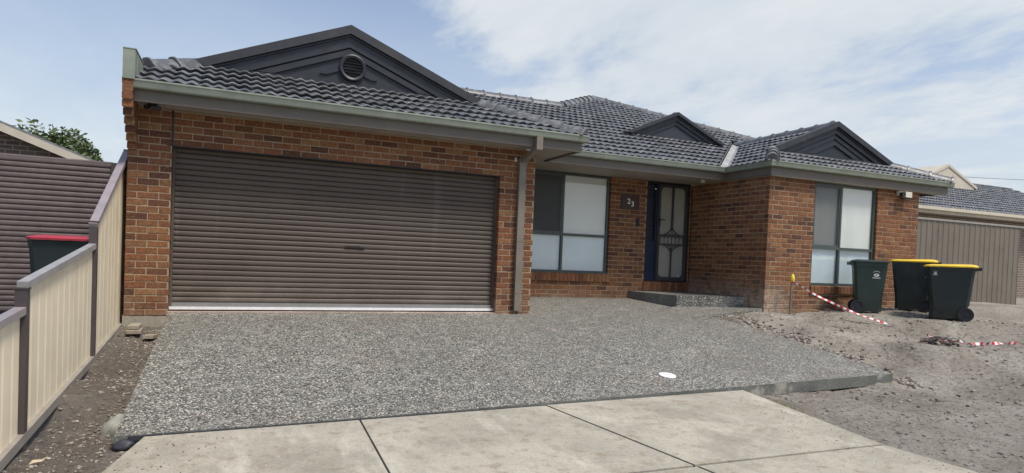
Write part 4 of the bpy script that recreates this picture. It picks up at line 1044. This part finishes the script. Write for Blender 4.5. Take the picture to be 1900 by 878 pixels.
def rot_for(v): return math.atan2(v[1], v[0])
b1 = make_bin('wheelie_bin', 'dark green wheelie bin with green lid in front of the right window', M['bin_green'], M['bin_green'], (11.47, -.86, .095), rot_for((-.70, .72)), .98, .52, .57, 'wheelie bins beside the house')
bin_logo(b1, .52, 1, -.11, .70, .98, .85)
b2 = make_bin('wheelie_bin', 'dark bin with yellow lid standing against the right end of the brick wall', M['bin_dark'], M['yellow'], (12.45, -1.06, .15), rot_for((.55, -.83)), .97, .58, .72, 'wheelie bins beside the house')
bin_logo(b2, .58, -1, .22, .68, .97, .6)
b3 = make_bin('wheelie_bin', 'yellow lidded dark bin nearest the camera at the right edge', M['bin_dark'], M['yellow'], (12.15, -1.92, .07), rot_for((.60, -.80)), .97, .58, .72, 'wheelie bins beside the house')
bin_logo(b3, .58, -1, -.24, .80, .97, .45)
b4 = make_bin('wheelie_bin', "neighbour's dark bin with red lid behind the cream fence", M['bin_dark'], M['redlid'], (-.99, -.55, -.10), rot_for((-.05, 1)), 1.0, .58, .70)

# ------------------------------------------------------------------ stake, tape, debris
def barrier():
    t = thing('survey_stake', 'pair of thin weathered stakes with a yellow cap by the wing corner', 'stake', (9.98, -.52, .0))
    g = G(); g.bar((-.03, 0, -.1), (-.012, .0, .60), .020, .020, up=(0, 1, 0)); g.build('peg', M['stake'], t)
    g = G(); g.bar((.03, .03, -.1), (.016, .01, .66), .018, .018, up=(0, 1, 0)); g.build('peg', M['stake'], t)
    g = G(); g.tube([(.016, .01, .62), (.014, .01, .66), (.012, .01, .72), (.014, .01, .755)], [.030, .040, .034, .012], 10); g.build('safety_cap', M['capyel'], t, smooth=40)
    def tape(pts, label, w=.05, tw=.5):
        P = []; n = 160
        for i in range(n+1):
            s_ = i/n*(len(pts)-1); k = min(int(s_), len(pts)-2); f = s_-k
            p0 = Vector(pts[max(k-1, 0)]); p1 = Vector(pts[k]); p2 = Vector(pts[k+1]); p3 = Vector(pts[min(k+2, len(pts)-1)])
            P.append(.5*((2*p1)+(p2-p0)*f+(2*p0-5*p1+4*p2-p3)*f*f+(3*p1-p0-3*p2+p3)*f**3))
        g = G(); d0 = 0; v = []; mi = []
        for i, p in enumerate(P):
            d = (P[min(i+1, n)]-P[max(i-1, 0)]).normalized(); a = 1.1+tw*math.sin(i*.13)+i*.012
            s1 = d.cross(Vector((0, 0, 1))).normalized(); u_ = s1.cross(d); q = (s1*math.cos(a)+u_*math.sin(a))*w/2; v += [p-q, p+q]
        tot = 0
        for i in range(n):
            tot += (P[i+1]-P[i]).length
            g.add([v[2*i], v[2*i+1], v[2*i+3], v[2*i+2]], [(0, 1, 2, 3)], int(tot/.055) % 2)
        o = g.build('barrier_tape', [M['tape_r'], M['tape_w']], recalc=False); return tag(o, label, 'tape')
    gz = lambda x, y, h=.02: (x, y, ground_z(x, y)+h)
    tape([(9.99, -.53, .62), (10.04, -.57, .59), (10.22, -.82, .41), (10.42, -1.12, .25), (10.58, -1.42, .12), gz(10.70, -1.72, .05), gz(10.78, -1.92, .02)], 'red and white striped tape sagging from the stake to the ground', .034)
    c = (10.30, -3.0)
    tape([gz(10.75, -2.5, .04), gz(10.5, -2.8, .08), gz(10.3, -3.0, .10), gz(10.22, -3.1, .07), gz(10.42, -3.2, .09), gz(10.62, -3.22, .05), gz(11.0, -3.3, .03), gz(11.5, -3.35, .03)], 'crumpled red and white tape lying over the pile of clods', .045, 1.6)
    g = G()
    for i in range(70):
        a = random.uniform(0, 6.28); r_ = random.random()**.7
        x = c[0]+math.cos(a)*r_*.33; y = c[1]+math.sin(a)*r_*.22; s_ = random.uniform(.02, .06)*(1.2-r_*.6)
        stone(g, (x, y, ground_z(x, y, False)+s_*.4+(.07*(1-r_))), s_)
    for i in range(22):
        a = random.uniform(0, 6.28); x = c[0]+random.uniform(-.3, .3); y = c[1]+random.uniform(-.2, .2); z = ground_z(x, y, False)+.06; L_ = random.uniform(.08, .22)
        g.tube([(x, y, z), (x+math.cos(a)*L_*.5, y+math.sin(a)*L_*.5, z+random.uniform(-.01, .05)), (x+math.cos(a)*L_, y+math.sin(a)*L_, z+random.uniform(-.03, .04))], .005, 4)
    tag(g.build('clod_pile', M['clod'], kind='stuff'), 'small dark heap of clods and twigs under the crumpled tape', 'pile')
def stone(g, c, s_):
    ph = (1+5**.5)/2
    base = [(-1, ph, 0), (1, ph, 0), (-1, -ph, 0), (1, -ph, 0), (0, -1, ph), (0, 1, ph), (0, -1, -ph), (0, 1, -ph), (ph, 0, -1), (ph, 0, 1), (-ph, 0, -1), (-ph, 0, 1)]
    fs = [(0, 11, 5), (0, 5, 1), (0, 1, 7), (0, 7, 10), (0, 10, 11), (1, 5, 9), (5, 11, 4), (11, 10, 2), (10, 7, 6), (7, 1, 8), (3, 9, 4), (3, 4, 2), (3, 2, 6), (3, 6, 8), (3, 8, 9), (4, 9, 5), (2, 4, 11), (6, 2, 10), (8, 6, 7), (9, 8, 1)]
    k = [random.uniform(.6, 1.3) for _ in range(3)]; k[2] *= .65; a = random.uniform(0, 6.28); ca, sa = math.cos(a), math.sin(a); v = []
    for p in base:
        j = random.uniform(.75, 1.15)*s_/1.9; x, y, z = p[0]*k[0]*j, p[1]*k[1]*j, p[2]*k[2]*j; v.append((c[0]+x*ca-y*sa, c[1]+x*sa+y*ca, c[2]+z))
    g.add(v, fs)
barrier()
def rubble():
    g = G(); n = 0
    while n < 6000:
        if random.random() < .50: x = random.uniform(5.5, 14); y = random.uniform(-6.8, -.35)
        else: x = random.uniform(-1.2, .25); y = random.uniform(-6, .3); 
        if on_slab(x, y) or (x < -.50 and y > -4.2) : continue
        if x > 5 and not on_slab(x-.12, y) and random.random() < .25: continue
        s_ = random.choice([.006, .008, .008, .010, .012, .016, .024]) * random.uniform(.7, 1.3)
        if random.random() < .004: s_ = random.uniform(.035, .05)
        if x < 5: s_ *= .62
        stone(g, (x, y, ground_z(x, y)+s_*.25), s_); n += 1
    # crumbled edge along the right of the slab
    for i in range(900):
        y = random.uniform(-3.75, .1); x = 8.60+abs(random.gauss(0, .16)); s_ = random.uniform(.008, .038)
        stone(g, (x, y, ground_z(x, y)+s_*.3), s_)
    for i in range(350):
        y = random.uniform(-3.9, -.2); x = -.02-abs(random.gauss(0, .12)); s_ = random.uniform(.006, .018)
        stone(g, (x, y, ground_z(x, y)+s_*.3), s_)
    for i in range(420):                # soil spilled on to the slab along its right edge and by the porch step
        if i % 3: y = random.uniform(-2.6, .0); x = 8.54-abs(random.gauss(0, .10))
        else: x = random.uniform(7.9, 8.6); y = random.gauss(-.42, .07)
        s_ = random.uniform(.004, .013); stone(g, (x, y, drive_z(x, y)+s_*.2), s_)
    for i in range(300):                # grit on the concrete
        y = random.uniform(-6.4, -4.0); e = abs(random.gauss(0, .35)); x = path_right(y)-.03-e if i % 2 else path_left(y)+.06+e
        s_ = random.uniform(.003, .008); stone(g, (x, y, path_z(y)+.004+s_*.2), s_)
    g.build('rubble', M['stone'], kind='stuff', label='loose stones and clods scattered over the bare soil', category='rubble')
rubble()
def small_things():
    # two old pavers stacked on the soil by the pier, a half-buried one beside them
    def paver(loc, rz, tilt, label, m=None, w=.11, l=.23, h=.045):
        g = G(); g.box(-w/2, w/2, -l/2, l/2, 0, h); o = g.build('paver', m or M['paver'])
        o.location = loc; o.rotation_euler = (tilt, 0, rz)
        md = o.modifiers.new('bevel', 'BEVEL'); md.width = .005; md.segments = 2
        return tag(o, label, 'paver')
    z = ground_z(-.31, -.42, False)
    paver((-.31, -.42, z+.0), R(2), R(3), 'lower of the two stacked grey pavers beside the left pier', w=.155, l=.25)
    paver((-.31, -.40, z+.05), R(-3), R(2), 'upper grey paver stacked on another beside the left pier', w=.12, l=.23)
    paver((-.125, -.55, ground_z(-.12, -.55, False)+.0), R(-8), R(-4), 'dusty half buried paver next to the driveway edge', w=.11, l=.26)
    def lump(name, c, s_, m, label, cat, sub=2):
        bm = bmesh.new(); bmesh.ops.create_icosphere(bm, subdivisions=3, radius=1)
        for v in bm.verts:
            k = 1+.35*noise.noise(v.co*1.3+Vector(c))+.12*noise.noise(v.co*4); v.co = Vector((v.co.x*s_[0]*k, v.co.y*s_[1]*k, v.co.z*s_[2]*k))
        me = bpy.data.meshes.new(name); bm.to_mesh(me); bm.free(); me.materials.append(m); me.polygons.foreach_set('use_smooth', [True]*len(me.polygons)); o = link(name, me); o.location = c; return tag(o, label, cat)
    lump('concrete_lump', (-.03, -3.55, -.60), (.10, .14, .12), M['rock'], 'pale lump of concrete beside the front left corner of the driveway', 'rock')
    lump('plastic_membrane', (.10, -4.09, -.56), (.065, .06, .04), M['membrane'], 'crumpled black plastic poking out under the driveway corner', 'plastic')
    # joint filler strip along the front of the driveway
    g = G()
    for i in range(24):
        a = .12+i*(5.8/24); b = a+5.8/24; g.bar((a, drive_front(a)-.014, path_z(-4)-.012), (b, drive_front(b)-.014, path_z(-4)-.012), .012, .03)
    g.build('expansion_joint', M['membrane'], kind='structure')
    # inspection cover on the driveway
    x, y = 5.25, -3.29
    sl = (drive_z(x, y+.1)-drive_z(x, y-.1))/.2
    g = G(); g.tube([(0, 0, 0), (0, 0, .010), (0, 0, .013)], [.095, .095, .088], 32); cv = g.build('inspection_cover', M['white'], smooth=30)
    cv.location = (x, y, drive_z(x, y)+.001); cv.rotation_euler = (math.atan(sl), 0, 0); tag(cv, 'white round inspection cover set in the grey driveway', 'cover')
    g = G(); g.box(-.03, .03, -.008, .008, .0131, .016); g.build('key_slot', M['offwhite'], cv)
    # broken brick pieces under the wing window
    for i, (xx, yy, s_, lb) in enumerate(((11.0, -.42, .07, 'largest broken red brick piece on the soil under the right window'), (11.22, -.47, .05, 'small red brick fragment right of the large piece under the right window'), (10.72, -.40, .04, 'tiny red brick chip left of the pieces under the right window'))):
        g = G(); g.box(-s_*1.4, s_*1.4, -s_*.7, s_*.7, 0, s_*.7); o = g.build('brick_fragment', M['brick']); o.location = (xx, yy, ground_z(xx, yy)-.005); o.rotation_euler = (random.uniform(-.2, .2), random.uniform(-.15, .15), random.uniform(-1, 1)); tag(o, lb, 'brick', 'broken brick under the right window')
    # grass tufts by the path edge
    for (cx, cy, n_, lb) in ((6.02, -4.14, 260, 'yellow green grass tuft growing along the concrete path edge'), (5.98, -3.83, 70, 'small grass tuft between the slab corner and the path')):
        g = G()
        for i in range(n_):
            a = random.uniform(0, 6.28); rr = random.random(); x = cx+math.cos(a)*rr*.10+rr*.02; y = cy+math.sin(a)*rr*.20; 
            if x < path_right(y)+.005: continue
            z = ground_z(x, y)-.01; h = random.uniform(.02, .05); b = random.uniform(0, 6.28); dx, dy = math.cos(b)*.012, math.sin(b)*.012; w = .0022
            g.add([(x-w, y, z), (x+w, y, z), (x+dx+w*.6, y+dy, z+h*.6), (x+dx-w*.6, y+dy, z+h*.6), (x+dx*2.6, y+dy*2.6, z+h)], [(0, 1, 2, 3), (3, 2, 4)])
        tag(g.build('grass_tuft', M['grass'], recalc=False, kind='stuff'), lb, 'grass')
    # dead leaf
    g = G(); g.add([(-.05, 0, 0), (-.02, .02, .02), (.03, .015, .012), (.06, 0, .03), (.02, -.015, .008), (-.02, -.02, .012)], [(0, 1, 5), (1, 2, 4, 5), (2, 3, 4)])
    o = g.build('dry_leaf', paint('dry_leaf', (.50, .40, .27), .8), recalc=False); o.location = (-.35, -4.28, ground_z(-.35, -4.28)+.015); o.rotation_euler = (0, 0, .6); tag(o, 'pale curled dry leaf on the soil at lower left', 'leaf')
small_things()

# ------------------------------------------------------------------ neighbours on the left
def left_neighbour():
    t = thing('roller_gate', "neighbour's brown ribbed roller door behind the cream fence", 'roller door', (-.9, 1.6, -.16))
    g = G(); ring = []; z = 0
    while z < 2.06:
        for a, b in ((0, .012), (.008, .001), (.02, -.003), (.05, -.004), (.064, .003)): ring.append((z+a, b))
        z += .0735
    ring += [(z, .0), (z+.02, .02), (z+.025, .06), (z+.02, .12)]
    v = []
    for zz, yy in ring: v += [(0, yy, zz), (-4.4, yy, zz)]
    g.add(v, [(2*i, 2*i+1, 2*i+3, 2*i+2) for i in range(len(ring)-1)]); g.build('curtain', M['mauve'], t, smooth=60, recalc=False)
    g = G(); g.box(.0, .09, -.03, .14, -.05, 2.14); g.build('jamb_post', M['mauve_dark'], t); g = G(); g.box(-4.5, -4.41, -.03, .14, -.05, 2.14); g.build('jamb_post', M['mauve_dark'], t)
    h = thing('gabled_house', "neighbour's gabled house with cream bargeboard far left behind the roller door", 'house', (0, 0, 0))
    y = 6.0; xr, xc, zr = -1.86, -6.2, 2.40; za = zr+(xr-xc)*.39; xl = 2*xc-xr
    g = G(); g.prism([(xl+.5, -.2), (xr-.5, -.2), (xr-.5, zr+.1), (xc, za-.12), (xl+.5, zr+.1)], (0, y+.3, 0), (1, 0, 0), (0, 0, 1), (0, 8, 0)); g.build('wall', M['farwall'], h)
    g = G(); g.prism([(xl, zr), (xc, za), (xr, zr), (xr, zr+.06), (xc, za+.08), (xl, zr+.06)], (0, y, 0), (1, 0, 0), (0, 0, 1), (0, 8.6, 0)); g.build('roof', M['tile'], h)
    g = G(); g.prism([(xl, zr-.13), (xc, za-.13), (xr, zr-.13), (xr, zr+.02), (xc, za+.02), (xl, zr+.02)], (0, y-.03, 0), (1, 0, 0), (0, 0, 1), (0, .025, 0)); g.build('bargeboard', M['creampaint'], h)
    g = G(); g.box(-7.0, -5.4, y+.26, y+.30, .9, 2.0); w = g.build('window', M['frame'], h); g = G(); g.box(-6.93, -6.24, y+.25, y+.262, .97, 1.93); g.box(-6.16, -5.47, y+.25, y+.262, .97, 1.93); g.build('pane', M['room'], w)
left_neighbour()
def tree(x, y, z0, hgt, cr, seed, name, label, n=5200):
    rnd = random.Random(seed); t = thing(name, label, 'tree', (x, y, z0))
    g = G(); g.tube([(0, 0, 0), (.05, .02, hgt*.3), (-.05, .05, hgt*.6), (0, 0, hgt*.85)], [.16, .13, .09, .03], 8)
    blobs = []
    for i in range(16):
        a = rnd.uniform(0, 6.28); zz = rnd.uniform(.45, .98)*hgt; rr = cr*rnd.uniform(.15, .8)*(1.15-abs(zz/hgt-.65)*1.5); c = Vector((math.cos(a)*rr, math.sin(a)*rr, zz)); blobs.append((c, cr*rnd.uniform(.22, .42)))
        if i < 9: g.tube([(0, 0, hgt*rnd.uniform(.3, .6)), c*.6+Vector((0, 0, hgt*.2)), c], [.05, .03, .012], 5)
    g.build('trunk', M['bark'], t)
    g = G()
    for i in range(n):
        c, r_ = blobs[rnd.randrange(len(blobs))]; d = Vector((rnd.gauss(0, 1), rnd.gauss(0, 1), rnd.gauss(0, 1))).normalized()*r_*rnd.random()**.4*1.15; p = c+d
        a = Vector((rnd.gauss(0, 1), rnd.gauss(0, 1), rnd.gauss(0, .6))).normalized(); b = a.cross(Vector((rnd.gauss(0, 1), rnd.gauss(0, 1), rnd.gauss(0, 1)))).normalized(); s_ = rnd.uniform(.03, .07)
        g.add([p-a*s_*1.4, p+b*s_*.6, p+a*s_*1.4, p-b*s_*.6], [(0, 1, 2, 3)])
    g.build('crown', M['leaf'], t, recalc=False)
tree(-4.0, 11.5, -.1, 3.62, 1.5, 3, 'garden_tree', 'leafy green tree behind the neighbouring roof at far left', 11000)

# ------------------------------------------------------------------ neighbours on the right
def right_side():
    t = thing('side_fence', 'brown ribbed steel fence behind the yellow lidded bins', 'fence', (13.6, .85, .1))
    zt = 2.02
    for i in range(7):
        a = .03+i*.78; g = G(); ribbed_sheet(g, (a, 0), (a+.778, 0), lambda s: -.1, lambda s: zt, .014, .2); g.build('sheet', M['fencebrown'], t, recalc=False)
    g = G(); g.box(0, 5.6, -.03, .03, zt, zt+.045); g.build('top_rail', paint('pale_fence_rail', (.27, .25, .22), .4), t)
    for xx in (2.37, 4.73): g = G(); g.box(xx-.03, xx+.03, .005, .06, -.2, zt); g.build('post', M['fencebrown'], t)
    h = thing('tiled_house', "neighbour's brown brick house with blue grey tiled roof behind the right fence", 'house')
    x0, x1, ya = 16.2, 32, 4.4; ze = 3.00
    G().box(x0+.6, x1, ya+.5, ya+9, 0, ze-.2).build('wall', M['farwall'], h)
    G().box(x0+3, x0+3.1, ya+.42, ya+.5, 0, ze-.2).build('pier', M['creampaint'], h)
    G().box(x0, x1, ya+.02, ya+.05, ze-.20, ze-.02).build('fascia', M['creampaint'], h); G().box(x0, x1, ya-.1, ya+.015, ze-.10, ze).build('gutter', M['creampaint'], h)
    G().box(x0, x1, ya+.052, ya+.5, ze-.19, ze-.18).build('soffit', M['soffit'], h)
    st = []
    rr = link('roof', None, h)
    roof_plane([(x0, ya), (x1, ya), (x1, ya+4.2), (x0, ya+4.2)], (x0, ya), (1, 0), (0, 1), ze+.02, start=.02, parent=rr, store=st)
    place_tiles(st, rr, 0)
    G().prism([(0, 0), (4.2, 4.2*PITCH), (8.8, 0)], (x0+.01, ya+.1, ze-.05), (0, 1, 0), (0, 0, 1), (x1-x0, 0, 0)).build('roof_core', M['tile'], h)
    # cream gable behind
    g = G(); xc, y = 25.9, 7.2; zb, za, hw = 4.35, 5.03, 1.6
    g.prism([(xc-hw, zb-.6), (xc+hw, zb-.6), (xc+hw, zb), (xc, za), (xc-hw, zb)], (0, y, 0), (1, 0, 0), (0, 0, 1), (0, .1, 0)); gg = g.build('gable', M['creampaint'], h)
    g = G(); g.prism([(xc-hw-.15, zb-.07), (xc, za), (xc+hw+.15, zb-.07), (xc+hw+.15, zb+.03), (xc, za+.10), (xc-hw-.15, zb+.03)], (0, y-.03, 0), (1, 0, 0), (0, 0, 1), (0, 4, 0)); g.build('gable_roof', M['creampaint'], h)
right_side()
def wire():
    g = G(); a, b = Vector((30, 30, 9.15)), Vector((70, 22, 9.4)); pts = []
    for i in range(25):
        t = i/24; p = a.lerp(b, t); p.z -= 1.0*4*t*(1-t)*.4; pts.append(p)
    g.tube(pts, .018, 5); tag(g.build('power_line', M['wirem']), 'thin dark power line crossing the sky above the right roof', 'cable')
wire()
